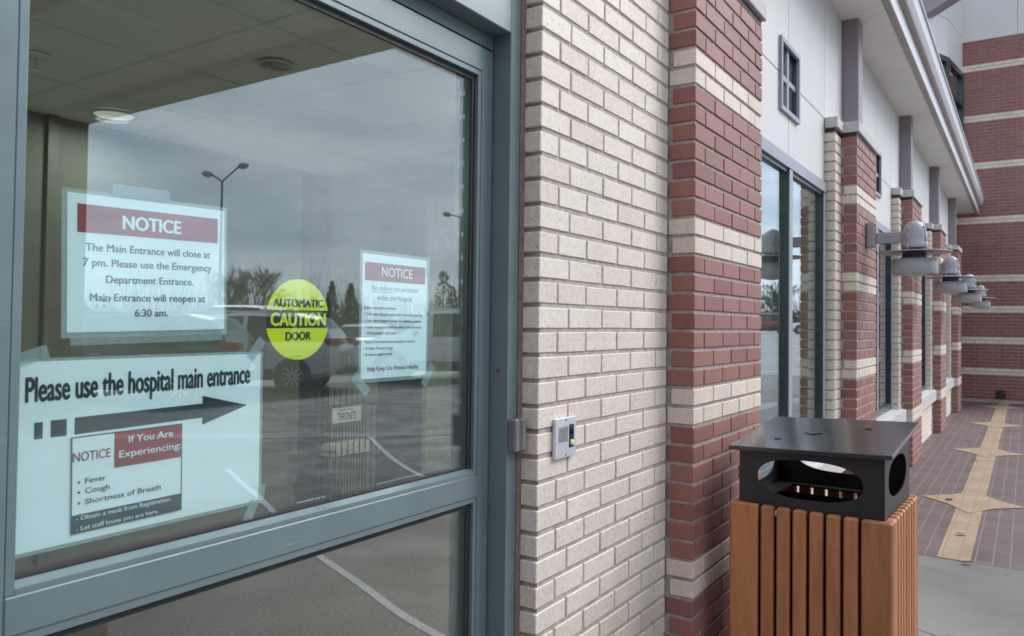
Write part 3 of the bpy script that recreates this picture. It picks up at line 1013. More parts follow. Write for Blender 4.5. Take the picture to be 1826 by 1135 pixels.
def tape(name, sh, u, v, ang, ln, wd, parent, dy=-0.0030):
    mb = MB()
    c, q = cos(ang), sin(ang)
    pts = [(u+a*c-b*q, v+a*q+b*c) for a,b in ((-ln/2,-wd/2),(ln/2,-wd/2),(ln/2,wd/2),(-ln/2,wd/2))]
    mb.prism(pts, dy, dy+0.0002, lambda a,b,t: sh.p(a,b,t))
    return mb.build('tape', M['tape'], parent)
YP = 0.1425
NG = 'printed notices taped inside the door glass'
# notice: main entrance closing
t1 = thing('paper_notice', 'landscape notice with red banner saying the Main Entrance will close at 7 pm', 'notice', (-1.011,YP,1.505), NG)
s1 = Sheet(-1.0105, 1.5050, R(1.2), YP)
mb = MB(); s1.rect(mb, -0.1475,0.1455,-0.1165,0.1145,-0.0006,0.0)
mb.build('laminate', M['laminate'], t1)
mb = MB(); s1.rect(mb, -0.1397,0.1397,-0.1080,0.1080,-0.0012,-0.0008)
mb.build('sheet', M['paper'], t1)
mb = MB(); s1.rect(mb, -0.1245,0.1255,0.0478,0.0920,-0.0016,-0.0013)
mb.build('banner', M['ink_red'], t1)
mb = MB(); s1.text(mb, 'NOTICE', -0.0528,0.0522,0.0585,0.0215,-0.0019, 0.045)
mb.build('lettering', M['paper'], t1)
mb = MB()
for body, a, b, v, c in (('The Main Entrance will close at',-0.1118,0.1100,0.0198,0.0118),('7 pm. Please use the Emergency',-0.1155,0.1130,-0.0040,0.0118),
        ('Department Entrance.',-0.0795,0.0765,-0.0300,0.0118),('Main Entrance will reopen at',-0.1050,0.1000,-0.0590,0.0118),('6:30 am.',-0.0315,0.0280,-0.0840,0.0118)):
    mb = MB(); s1.text(mb, body, a, b, v, c, -0.0015, 0.026)
    mb.build('lettering', M['ink'], t1)
tape('tape', s1, -0.02, 0.121, 0.0, 0.10, 0.018, t1); tape('tape', s1, 0.0, -0.121, 0.0, 0.27, 0.014, t1)
# poster: please use the hospital main entrance
t2 = thing('paper_poster', 'large white landscape poster with a black arrow reading Please use the hospital main entrance', 'poster', (-1.001,YP,1.212), NG)
s2 = Sheet(-1.0014, 1.2124, R(0.25), YP)
mb = MB(); s2.rect(mb, -0.2205,0.2225,-0.1455,0.1445,-0.0006,0.0)
mb.build('laminate', M['laminate'], t2)
mb = MB(); s2.rect(mb, -0.2159,0.2159,-0.1397,0.1397,-0.0012,-0.0008)
mb.build('sheet', M['paper'], t2)
mb = MB()
s2.text(mb, 'Please use the hospital main entrance', -0.2035,0.1925,0.0805,0.0355,-0.0015,0.050, slope=0.012)
mb.build('lettering', M['ink'], t2)
mb = MB()
s2.rect(mb,-0.1897,-0.1777,0.0247,0.0495,-0.0016,-0.0013); s2.rect(mb,-0.1663,-0.1430,0.0249,0.0505,-0.0016,-0.0013)
mb.prism([(-0.131,0.0254),(0.0915,0.0297),(0.0915,0.0170),(0.1865,0.0442),(0.0915,0.0683),(0.0915,0.0548),(-0.131,0.0513)], -0.0016,-0.0013, lambda a,b,t: s2.p(a,b,t))
mb.build('arrow', plain('charcoal ink', (0.045,0.05,0.054), 0.5), t2)
tape('tape', s2, 0.205,0.150,0.9,0.045,0.02,t2); tape('tape', s2, 0.197,-0.158,1.1,0.045,0.02,t2); tape('tape', s2, -0.197,0.148,0.3,0.05,0.02,t2); tape('tape', s2, 0.222,-0.125,1.4,0.03,0.014,t2)
# small notice over the poster
t3 = thing('paper_notice', 'small white notice about fever and cough stuck over the arrow poster', 'notice', (-1.043,YP-0.003,1.158), NG)
s3 = Sheet(-1.0014, 1.2124, R(0.9), YP-0.0022)
mb = MB(); s3.rect(mb,-0.1362,0.0514,-0.1262,0.0232,-0.0004,0.0)
mb.build('sheet', M['paper'], t3)
mb = MB()
for q in ((-0.1362,0.0514,0.0212,0.0232),(-0.1362,0.0514,-0.1262,-0.0975),(-0.1362,-0.1345,-0.0975,0.0212),(0.0497,0.0514,-0.0975,0.0212)):
    s3.rect(mb,*q,-0.0008,-0.0005)
mb.build('border', plain('dark slate ink', (0.06,0.065,0.07), 0.5), t3)
mb = MB(); s3.rect(mb,-0.0685,0.0496,-0.0345,0.0211,-0.0009,-0.0005)
mb.build('banner', M['ink_red'], t3)
mb = MB(); s3.text(mb,'NOTICE',-0.1338,-0.0749,-0.0155,0.0140,-0.0009,0.012)
mb.build('lettering', M['ink_red'], t3)
for a in (('If You Are',-0.0450,0.0340,0.0030,0.0112,-0.0012,0.012),('Experiencing:',-0.0610,0.0490,-0.0195,0.0112,-0.0012,0.012),('- Obtain a mask from Registration.',-0.1285,0.0315,-0.1065,0.0068,-0.0012,0.008),('- Let staff know you are here.',-0.1282,0.0080,-0.1225,0.0068,-0.0012,0.008)):
    mb = MB(); s3.text(mb,*a)
    mb.build('lettering', M['paper'], t3)
mb = MB()
gink = plain('grey ink', (0.07,0.075,0.08), 0.5)
for body, u1, v in (('Fever',-0.0812,-0.0510),('Cough',-0.0755,-0.0668),('Shortness of Breath',0.0125,-0.0835)):
    mb = MB(); s3.text(mb, body, -0.1148,u1,v,0.0085,-0.0009,0.012)
    s3.rect(mb,-0.1257,-0.1222,v+0.0015,v+0.0050,-0.0009,-0.0005)
    mb.build('lettering', gink, t3)
# portrait notice
t4 = thing('paper_notice', 'portrait notice headed No visitors are permitted within the Hospital', 'notice', (-0.405,YP,1.429), NG)
s4 = Sheet(-0.4054, 1.4290, R(-0.1), YP)
mb = MB(); s4.rect(mb,-0.118,0.118,-0.148,0.147,-0.0006,0.0)
mb.build('laminate', M['laminate'], t4)
mb = MB(); s4.rect(mb,-0.1115,0.1110,-0.1397,0.1397,-0.0012,-0.0008)
mb.build('sheet', M['paper'], t4)
mb = MB(); s4.rect(mb,-0.1033,0.1030,0.0803,0.1213,-0.0016,-0.0013)
mb.build('banner', M['ink_red'], t4)
mb = MB(); s4.text(mb,'NOTICE',-0.0498,0.0555,0.0915,0.0212,-0.0019,0.012)
mb.build('lettering', M['paper'], t4)
mb = MB(); s4.text(mb,'No visitors are permitted',-0.0810,0.0760,0.0590,0.0118,-0.0015,0.006); s4.text(mb,'within the Hospital.',-0.0647,0.0576,0.0372,0.0118,-0.0015,0.006)
s4.rect(mb,-0.0810,-0.0100,0.0548,0.0558,-0.0016,-0.0013)
mb.build('lettering', M['ink_blue'], t4)
mb = MB()
for body, a, b, v in (('Limited exceptions include:',-0.1040,0.0015,0.0165),('\u2022 One visitor/support person for maternity patients',-0.1038,0.0950,0.0020),('\u2022 One visitor/support person for pediatric patients',-0.1035,0.0918,-0.0125),
        ('\u2022 Other exceptions shall be made at the discretion',-0.1032,0.0912,-0.0268),("of the patient's care team.",-0.0953,0.0030,-0.0405),('Visitors who meet these exceptions must be:',-0.1028,0.0692,-0.0602),
        ('\u2022 At least 18 years of age',-0.1038,-0.0085,-0.0748),('\u2022 Screened upon arrival',-0.1042,-0.0125,-0.0885)):
    mb = MB(); s4.text(mb, body, a, b, v, 0.0066, -0.0015, 0.006)
    mb.build('lettering', M['ink'], t4)
mb = MB(); s4.text(mb,'Help Keep Our Patients Healthy',-0.0907,0.0829,-0.1225,0.0098,-0.0015,0.008)
mb.build('lettering', M['ink_maroon'], t4)
tape('tape', s4, -0.112,-0.150,-0.75,0.06,0.024,t4); tape('tape', s4, 0.118,-0.140,0.95,0.06,0.022,t4); tape('tape', s4, 0.113,0.125,1.5,0.05,0.010,t4)
# round sticker
t5 = thing('door_sticker', 'round yellow and black Automatic Caution Door sticker', 'sticker', (-0.694,YP,1.4196))
s5 = Sheet(-0.6942, 1.4196, R(0.6), YP)
RS = 0.0812
def disc_part(v0, v1, d0, d1, m, name):
    mb = MB()
    pts = []
    n = 72
    ring = [(RS*cos(2*pi*k/n), RS*sin(2*pi*k/n)) for k in range(n)]
    cl = []
    for i in range(n):
        a, b = ring[i], ring[(i+1)%n]
        ina = v0 <= a[1] <= v1; inb = v0 <= b[1] <= v1
        if ina: cl.append(a)
        if ina != inb:
            for vv in (v0,v1):
                if (a[1]-vv)*(b[1]-vv) < 0:
                    tt = (vv-a[1])/(b[1]-a[1]); cl.append((a[0]+tt*(b[0]-a[0]), vv))
    mb.prism(cl, d0, d1, lambda a,b,t: s5.p(a,b,t))
    return mb.build(name, m, t5)
disc_part(-1, 1, -0.0004, 0.0, M['yellow'], 'disc')
disc_part(-0.0172, 0.0185, -0.0008, -0.0005, M['ink'], 'band')
for a in (('AUTOMATIC',-0.0640,0.0660,0.0255,0.0150,-0.0008,0.055),('DOOR',-0.0330,0.0330,-0.0412,0.0158,-0.0008,0.055),('S-46-101',-0.006,0.0075,-0.0752,0.0022,-0.0008,0.006)):
    mb = MB(); s5.text(mb,*a)
    mb.build('lettering', M['ink'], t5)
mb = MB(); s5.text(mb,'CAUTION',-0.0705,0.0725,-0.0120,0.0245,-0.0012,0.060)
mb.build('lettering', M['yellow'], t5)

# ------------------------------------------------------------------ intercom
ic = thing('door_intercom', 'square steel intercom panel with slotted speaker and ivory button on the cream brick', 'intercom', (0.132,-0.004,1.102))
mb = MB(); mb.cbox(0.0745, 0.1905, -0.0115, -0.001, 1.046, 1.157, 0.0015)
mb.build('face_plate', M['steel'], ic)
mb = MB()
for k in range(9):
    x = 0.0925+k*0.0058
    mb.box(x, x+0.0020, -0.0120, -0.0100, 1.090, 1.132)
mb.build('speaker_slots', M['gasket'], ic)
mb = MB(); mb.box(0.1500, 0.1760, -0.0128, -0.0100, 1.072, 1.136)
mb.build('button_panel', plain('dark navy plastic', (0.02,0.025,0.045), 0.25), ic)
mb = MB(); mb.cbox(0.1530, 0.1725, -0.0134, -0.0125, 1.108, 1.132, 0.0003)
mb.build('camera_window', plain('smoked lens', (0.008,0.01,0.016), 0.08), ic)
mb = MB(); mb.lathe([(0.0085,-0.0129),(0.0085,-0.0165),(0.0065,-0.0178),(0.0002,-0.0180)], 20, (0.163,0,1.085), axis='y')
mb.build('button', M['button'], ic, smooth=True)
for z in (1.150, 1.053):
    mb = MB(); mb.lathe([(0.0028,-0.0116),(0.0028,-0.0126),(0.0002,-0.0129)], 14, (0.1325,0,z), axis='y')
    mb.build('screw', M['lampdark'], ic)

# ------------------------------------------------------------------ litter bin
def make_bin():
    t = thing('litter_bin', 'square litter bin with brown slatted sides and a black metal hood with oval openings', 'litter bin', (1.222,-0.475,0))
    H, zt = 0.262, 0.80
    pos = []
    cur = -H
    ws = [0.098]+[0.0432]*6+[0.092]
    gap = (2*H-sum(ws))/7
    for wv in ws:
        pos.append((cur, cur+wv)); cur += wv+gap
    th = 0.030
    ox, oy = 1.222, -0.475
    def slat(u0, u1, side):
        mb = MB()
        lo, hi, c = 0.05, zt, 0.006
        if side == 0: mb.cbox(ox-H, ox-H+th, oy+(-u1), oy+(-u0), lo, hi, c)       # front (-x): u runs to the right = -y
        elif side == 1: mb.cbox(ox+max(u0,-H+th+0.001), ox+min(u1,H-th-0.001), oy-H, oy-H+th, lo, hi, c)
        elif side == 2: mb.cbox(ox+H-th, ox+H, oy+u0, oy+u1, lo, hi, c)
        else: mb.cbox(ox+max(u0,-H+th+0.001), ox+min(u1,H-th-0.001), oy+H-th, oy+H, lo, hi, c)
        mb.build('slat', M['slat'], t)
    for side in range(4):
        for u0, u1 in pos: slat(u0, u1, side)
    # steel inner frame and liner
    mb = MB()
    a = H-th-0.004
    for z0, z1 in ((0.06,0.10),(0.40,0.44)):
        mb.box(ox-a,ox-a+0.004,oy-a,oy+a,z0,z1); mb.box(ox+a-0.004,ox+a,oy-a,oy+a,z0,z1)
        mb.box(ox-a+0.004,ox+a-0.004,oy-a,oy-a+0.004,z0,z1); mb.box(ox-a+0.004,ox+a-0.004,oy+a-0.004,oy+a,z0,z1)
        mb.build('inner_frame', M['bin'], t); mb = MB()
    mb.box(ox-a,ox+a,oy-a,oy+a,0.045,0.055)
    for sx in (-1,1):
        for sy in (-1,1):
            mb.cyl((ox+sx*0.19,oy+sy*0.19,0.0),(ox+sx*0.19,oy+sy*0.19,0.048),0.02,None,12)
    mb.build('base_plate', M['bin'], t)
    mb = MB()
    a2 = H-th-0.006; z1 = 0.762
    mb.box(ox-a2,ox-a2+0.003,oy-a2,oy+a2,0.11,z1); mb.box(ox+a2-0.003,ox+a2,oy-a2,oy+a2,0.11,z1)
    mb.box(ox-a2+0.003,ox+a2-0.003,oy-a2,oy-a2+0.003,0.11,z1); mb.box(ox-a2+0.003,ox+a2-0.003,oy+a2-0.003,oy+a2,0.11,z1)
    mb.build('liner_frame', M['bin'], t)
    mb = MB()
    q = 0.205
    mb.lathe([(q,0.06),(q,0.72),(q+0.012,0.722),(q+0.012,0.728),(q-0.004,0.73),(q-0.006,0.08),(0.001,0.075)], 40, (ox,oy,0))
    mb.build('liner', plain('dark grey liner', (0.03,0.03,0.033), 0.35), t, smooth=True)
    # hood: four plates with oval openings under a sloping lid
    hb = 0.236
    zbt = 0.785
    def ztop(x, y=-0.475): return 0.9925+(x-(ox-hb))*0.098-(y-oy)*0.036
    n = 56
    def plate(side):
        mb = MB()
        # local frame: u across, v up
        def P(u, v, d):
            if side == 0: return (ox-hb+d, oy-u, v)
            if side == 2: return (ox+hb-d, oy+u, v)
            if side == 1: return (ox+u, oy-hb+d, v)
            return (ox-u, oy+hb-d, v)
        def zt_(u):
            if side == 0: return ztop(ox-hb, oy-u)
            if side == 2: return ztop(ox+hb, oy+u)
            return ztop(ox+u, oy-hb) if side == 1 else ztop(ox-u, oy+hb)
        w = hb if side in (0,2) else hb-0.0045
        vc = (zbt+zt_(0))/2+0.010
        a_, b_ = 0.172, 0.066
        e = 0.76
        inner, outer = [], []
        for k in range(n):
            tt = 2*pi*(k+0.5)/n
            cx, sy = cos(tt), sin(tt)
            iu = a_*math.copysign(abs(cx)**e, cx); iv = b_*math.copysign(abs(sy)**0.9, sy)
            inner.append((iu, vc+iv))
            # ray to rectangle
            hh = (vc-zbt) if sy < 0 else 1e9
            cand = []
            if abs(cx) > 1e-6: cand.append(w/abs(cx))
            if sy < 0: cand.append((vc-zbt)/(-sy))
            else:
                # top edge sloped: solve
                lo_, hi_ = 0, 1.5
                for _ in range(40):
                    mid = (lo_+hi_)/2
                    if vc+mid*sy < zt_(mid*cx): lo_ = mid
                    else: hi_ = mid
                cand.append(lo_)
            r = min(cand)
            outer.append((r*cx, vc+r*sy))
        corners = [(w, zt_(w)), (-w, zt_(-w)), (-w, zbt), (w, zbt)]
        for c in corners:
            k = min(range(n), key=lambda i: (outer[i][0]-c[0])**2+(outer[i][1]-c[1])**2)
            outer[k] = c
        th2 = 0.004
        vs = [P(u,v,0) for u,v in outer]+[P(u,v,0) for u,v in inner]+[P(u,v,th2) for u,v in outer]+[P(u,v,th2) for u,v in inner]
        fs = []
        for k in range(n):
            j = (k+1)%n
            fs += [(k,j,n+j,n+k),(2*n+k,3*n+k,3*n+j,2*n+j),(n+k,n+j,3*n+j,3*n+k),(k,2*n+k,2*n+j,j)]
        mb.add(vs, fs)
        mb.build('hood_panel', M['bin'], t)
    for sd_ in range(4): plate(sd_)
    # inner shelf ring
    mb = MB()
    r0, r1 = hb-0.006, 0.165
    zr = 0.800
    for (x0,x1,y0,y1) in ((-r0,-r1,-r0,r0),(r1,r0,-r0,r0),(-r1,r1,-r0,-r1),(-r1,r1,r1,r0)):
        mb.box(ox+x0,ox+x1,oy+y0,oy+y1,zr,zr+0.006)
    mb.build('shelf_ring', M['bin'], t)
    mb = MB()
    zz = lambda x, y: ztop(x, y)+0.002
    vs = []
    for h in (0.0, 0.015):
        for sx, sy in ((-1,-1),(1,-1),(1,1),(-1,1)):
            x_, y_ = ox+(-0.272 if sx < 0 else 0.276), oy+sy*0.264; vs.append((x_, y_, zz(x_, y_)+h))
    e = 0.003
    mb.add(vs, [(0,3,2,1),(4,5,6,7),(0,1,5,4),(1,2,6,5),(2,3,7,6),(3,0,4,7)])
    lid = mb.build('lid', M['binlid'], t)
    bv = lid.modifiers.new('bevel', 'BEVEL'); bv.width = 0.003; bv.segments = 2
    t.rotation_euler = (0,0,R(-2.0))
    return t
make_bin()

# ------------------------------------------------------------------ leaves
rl = random.Random(9)
for i,(x,y,s,lab) in enumerate(((5.634,-0.543,0.05,'dead brown leaf on the tan star nearest the litter bin'),(4.423,-0.702,0.04,'dead leaf on the tan stripe near the concrete edge'),
        (7.998,-0.609,0.035,'dead leaf on the tan stripe between the two middle stars'),(3.69,-0.779,0.035,'dead leaf on the grey concrete at the foot of the tan stripe'),(9.6,-0.45,0.03,'small dead leaf far along the purple pavers'))):
    mb = MB()
    a = rl.uniform(0,6)
    g = []
    for u in (-1,-0.5,0,0.5,1):
        wv = (1-u*u)*0.45+0.04
        for v in (-1,0,1):
            px_, py_ = u*s, v*wv*s
            g.append((x+px_*cos(a)-py_*sin(a), y+px_*sin(a)+py_*cos(a), 0.010+abs(v)*0.004*(1-u*u)+(u*0.5+0.5)*0.010))
    fs = [(r*3+c, r*3+c+1, r*3+c+4, r*3+c+3) for r in range(4) for c in range(2)]
    mb.add(g, fs)
    o = mb.build('dead_leaf', M['leaf'], at=(x,y,0.005))
    tag(o, lab, 'leaf', 'dead leaves on the pavement')
# wet scraps on the bin lid
for i,(x,y,s,lab) in enumerate(((1.215,-0.435,0.030,'wet dark leaf scrap stuck on the middle of the bin lid'),(1.10,-0.335,0.014,'tiny wet scrap on the left part of the bin lid'),
(1.33,-0.60,0.013,'small wet scrap on the right part of the bin lid'))):
    mb = MB()
    n = 14
    zf = lambda x_, y_: 0.9925+(x_-0.986)*0.098-(y_+0.475)*0.036+0.0185
    ph = rl.uniform(0,6)
    ring = []
    for k in range(n):
        a = 2*pi*k/n
        r = s*(0.55+0.45*abs(sin(a*1.5+ph)))*rl.uniform(0.75,1.15)
        px_, py_ = x+r*cos(a)*0.7, y+r*sin(a)*1.25
        ring.append((px_, py_))
    vs = [(a_,b_,zf(a_,b_)) for a_,b_ in ring]+[(a_,b_,zf(a_,b_)+0.0012) for a_,b_ in ring]+[(x,y,zf(x,y)+0.003)]
    fs = [(k,(k+1)%n,n+(k+1)%n,n+k) for k in range(n)]+[(n+k,n+(k+1)%n,2*n) for k in range(n)]
    mb.add(vs, fs)
    o = mb.build('wet_leaf', M['wet_leaf'], at=(x,y,zf(x,y)))
    tag(o, lab, 'leaf', 'wet scraps on the bin lid')
# drain outlet on end wall
dn = thing('drain_pipe', 'short black drain outlet low on the red brick end wall', 'drain', (16.05,-0.66,0.16))
mb = MB(); mb.cyl((16.1,-0.66,0.17),(15.98,-0.66,0.15),0.045,None,16)
mb.build('pipe', M['black'], dn)
mb = MB(); mb.box(16.085,16.10,-0.74,-0.58,0.09,0.25)
mb.build('flange', M['black'], dn)

# ------------------------------------------------------------------ vestibule interior
mb = MB(); mb.box(-3.2, 4.7, 0.16, 3.65, -0.12, 0.002)
mb.box(4.7, 16.0, 0.16, 3.2, -0.12, 0.002)
struct(mb.build('floor', M['carpet']))
mb = MB(); mb.box(-3.2, 4.7, 0.25, 3.66, 2.60, 2.70, 0)
mb.box(4.7, 16.0, 0.15, 3.3, 3.10, 3.2, 0)
mb.box(1.9, 4.7, 0.125, 0.25, 2.405, 2.70, 0)
for x in [-3+0.08, -2.16, -1.26, -0.51, 0.24, 0.99, 1.74, 2.49, 3.24, 3.99]:
    mb.box(x-0.008, x+0.008, 0.26, 3.64, 2.597, 2.60, 1)
for y in (0.69,1.43,2.2,2.94):
    mb.box(-3.2, 4.7, y-0.008, y+0.008, 2.5965, 2.5985, 1)
struct(mb.build('ceiling', [M['ceil'], M['ceil_bar']]))
mb = MB()
mb.box(-3.3, 2.38, 3.65, 3.75, 0, 2.7, 0); mb.box(2.70, 3.27, 3.65, 3.75, 0, 2.7, 0); mb.box(3.93, 4.8, 3.65, 3.75, 0, 2.7, 3)
mb.box(2.38, 2.70, 3.70, 3.80, 0, 2.7, 1); mb.box(3.27, 3.93, 3.70, 3.80, 0, 2.7, 1)
mb.box(0.47, 0.53, 3.62, 3.649, 0, 2.599, 2)
mb.box(4.7, 4.8, 0.16, 3.649, 0, 2.599, 0)
mb.box(-3.3, -3.2, 0.2, 3.649, 0, 2.599, 0)
struct(mb.build('interior_wall', [M['sage'], M['int_dark'], plain('sage trim', (0.17,0.178,0.155), 0.6), plain('pale sage panel', (0.42,0.44,0.39), 0.7)]))
mb = MB()
mb.box(4.81, 16.0, 3.0, 3.1, 0, 3.1, 0)
mb.box(15.9, 16.0, 0.16, 3.0, 0, 3.1, 0)
struct(mb.build('hallway_wall', [M['sage'], M['int_dark']]))
def downlight(x, y, lab, lit, r=0.125):
    t = thing('downlight_and_fill', lab, 'ceiling light', (x,y,2.59), 'downlights in the vestibule ceiling')
    mb = MB(); mb.lathe([(r,2.592),(r,2.584),(r*0.84,2.582),(r*0.84,2.592)], 32, (x,y,0))
    mb.build('trim_ring', M['panel'], t)
    mb = MB(); mb.lathe([(r*0.83,2.584),(r*0.68,2.5925),(0.0005,2.5930)], 32, (x,y,0))
    mb.build('reflector', M['glow'] if lit else M['chrome'], t, smooth=True)
    if not lit: return
    ld = D.lights.new('downlight_and_fill_lamp', 'AREA'); ld.shape = 'DISK'; ld.size = 0.18; ld.energy = 9.0 if x > 3 else 22.0 if x < 0 else 30.0 if x > 1 else 2.5; ld.color = (1.0,0.95,0.84)
    lo = D.objects.new('downlight_and_fill_lamp', ld); COL.objects.link(lo); lo.parent = t; lo.location = (0,0,-0.03)
downlight(1.9, 0.95, 'added fill light in the vestibule ceiling, hidden behind the cream brick wall', True)  # unseen fill lamp added to brighten the vestibule
downlight(4.0, 1.2, 'added fill light in the vestibule ceiling, out of view inside the first bay', True)  # another added fill lamp, hidden by the brickwork
downlight(-2.3, 2.6, 'added fill light in the vestibule ceiling, out of view left of the door', True)  # added fill lamp outside the view, lifts the ceiling and floor
downlight(0.655, 3.27, 'lit round ceiling downlight seen through the door glass at upper left', True)
downlight(0.571, 1.78, 'unlit chrome ceiling downlight seen through the top of the door glass', False, 0.078)
sp = thing('fire_sprinkler', 'small fire sprinkler head hanging from the vestibule ceiling', 'sprinkler', (-0.077,2.6,2.59))
mb = MB(); mb.lathe([(0.055,2.592),(0.05,2.582),(0.015,2.578)], 20, (-0.077,2.6,0))
mb.build('escutcheon', M['ceil_bar'], sp)
mb = MB(); mb.cyl((-0.077,2.6,2.58),(-0.077,2.6,2.53),0.008,None,8); mb.lathe([(0.0005,2.53),(0.025,2.528),(0.025,2.524),(0.0005,2.524)], 16, (-0.077,2.6,0))
mb.build('head', M['chrome'], sp)
# wire newspaper rack
rk = thing('wire_rack', 'black wire newspaper rack with a white card sign inside the vestibule', 'newspaper rack', (2.47,3.35,0))
mb = MB()
xa, xb, ya, yb2 = 2.24, 2.73, 3.15, 3.30
for x in [xa+(xb-xa)*i/8 for i in range(9)]:
    mb.cyl((x,ya,0.02),(x,ya,0.78),0.004,None,6); mb.cyl((x,yb2,0.02),(x,yb2,0.9),0.004,None,6)
for z in (0.02,0.42,0.78):
    mb.cyl((xa,ya,z),(xb,ya,z),0.005,None,6); mb.cyl((xa,yb2,z),(xb,yb2,z),0.005,None,6)
    mb.cyl((xa,ya,z),(xa,yb2,z),0.005,None,6); mb.cyl((xb,ya,z),(xb,yb2,z),0.005,None,6)
mb.build('wire_frame', M['wire'], rk)
mb = MB(); mb.box(2.25,2.54,3.135,3.142,0.675,0.785)
sg = mb.build('card_sign', plain('dull white card', (0.52,0.53,0.50), 0.7), rk)
mb = MB(); ss = Sheet(2.395,0.73,0,3.134)
ss.text(mb,'THRONETS',-0.095,0.095,-0.038,0.055,0.0,0.02); ss.text(mb,'FOR THE',-0.07,0.06,0.030,0.015,0.0,0.01)
mb.build('lettering', M['ink'], sg)
nw = thing('magazine_stack', 'loose stack of pale magazines lying in the wire rack', 'magazines', (2.47,3.33,0.43))
mb = MB()
for i in range(6):
    a = random.uniform(-0.03,0.03)
    mb.box(2.29+a,2.66+a,3.16,3.29,0.427+i*0.014,0.438+i*0.014)
mb.build('magazine', plain('faded magazine paper', (0.55,0.54,0.48), 0.7), nw)

# ------------------------------------------------------------------ entrance canopy (behind the camera, mirrored in the door)
ec = thing('entrance_canopy', 'dark entrance canopy overhead, its edge and pier mirrored in the door glass', 'canopy', (3.2,-7.5,4.58))
mb = MB()
XE, ZS, YO = 4.60, 4.58, -10.8
mb.box(1.7, XE, YO-0.9, -4.3, ZS, ZS+0.2, 0)
for y in (-9.6,-8.0,-6.4,-4.9):
    mb.box(1.72, XE-0.55, y-0.02, y+0.02, ZS-0.012, ZS-0.0005, 1)
mb.build('soffit', [M['canopy'], M['ceil_bar']], ec)
mb = MB()
mb.box(XE-0.50, XE, YO-0.9, -4.3, ZS-0.13, ZS-0.0005, 0)
mb.box(XE+0.0005, XE+0.06, YO-0.95, -4.3, ZS-0.02, ZS+0.5, 0); mb.box(1.7, XE, YO-0.96, YO-0.9005, ZS-0.02, ZS+0.5, 0)
mb.box(1.7, 2.0, YO-0.9, -4.3, ZS-0.13, ZS-0.0005, 0)
mb.build('edge_beam', M['canopy_edge'], ec)
mb = MB(); mb.cbox(1.75, XE-0.005, YO-0.85, YO, -0.1, ZS-0.131, 0.01)
mb.build('pier', M['wood_box'], ec)
pb = thing('planter_box', 'low brown timber planter box on the pavement, mirrored low in the door glass', 'planter', (-0.45,-1.87,0))
mb = MB()
for i in range(3):
    mb.cbox(-0.78,-0.075,-2.1,-1.64,0.02+i*0.108,0.125+i*0.108,0.004)
mb.build('box', M['wood_box'], pb)
mb = MB(); mb.box(-0.75,-0.155,-2.07,-1.67,0.30,0.342)
mb.build('soil', M['leaf'], pb)

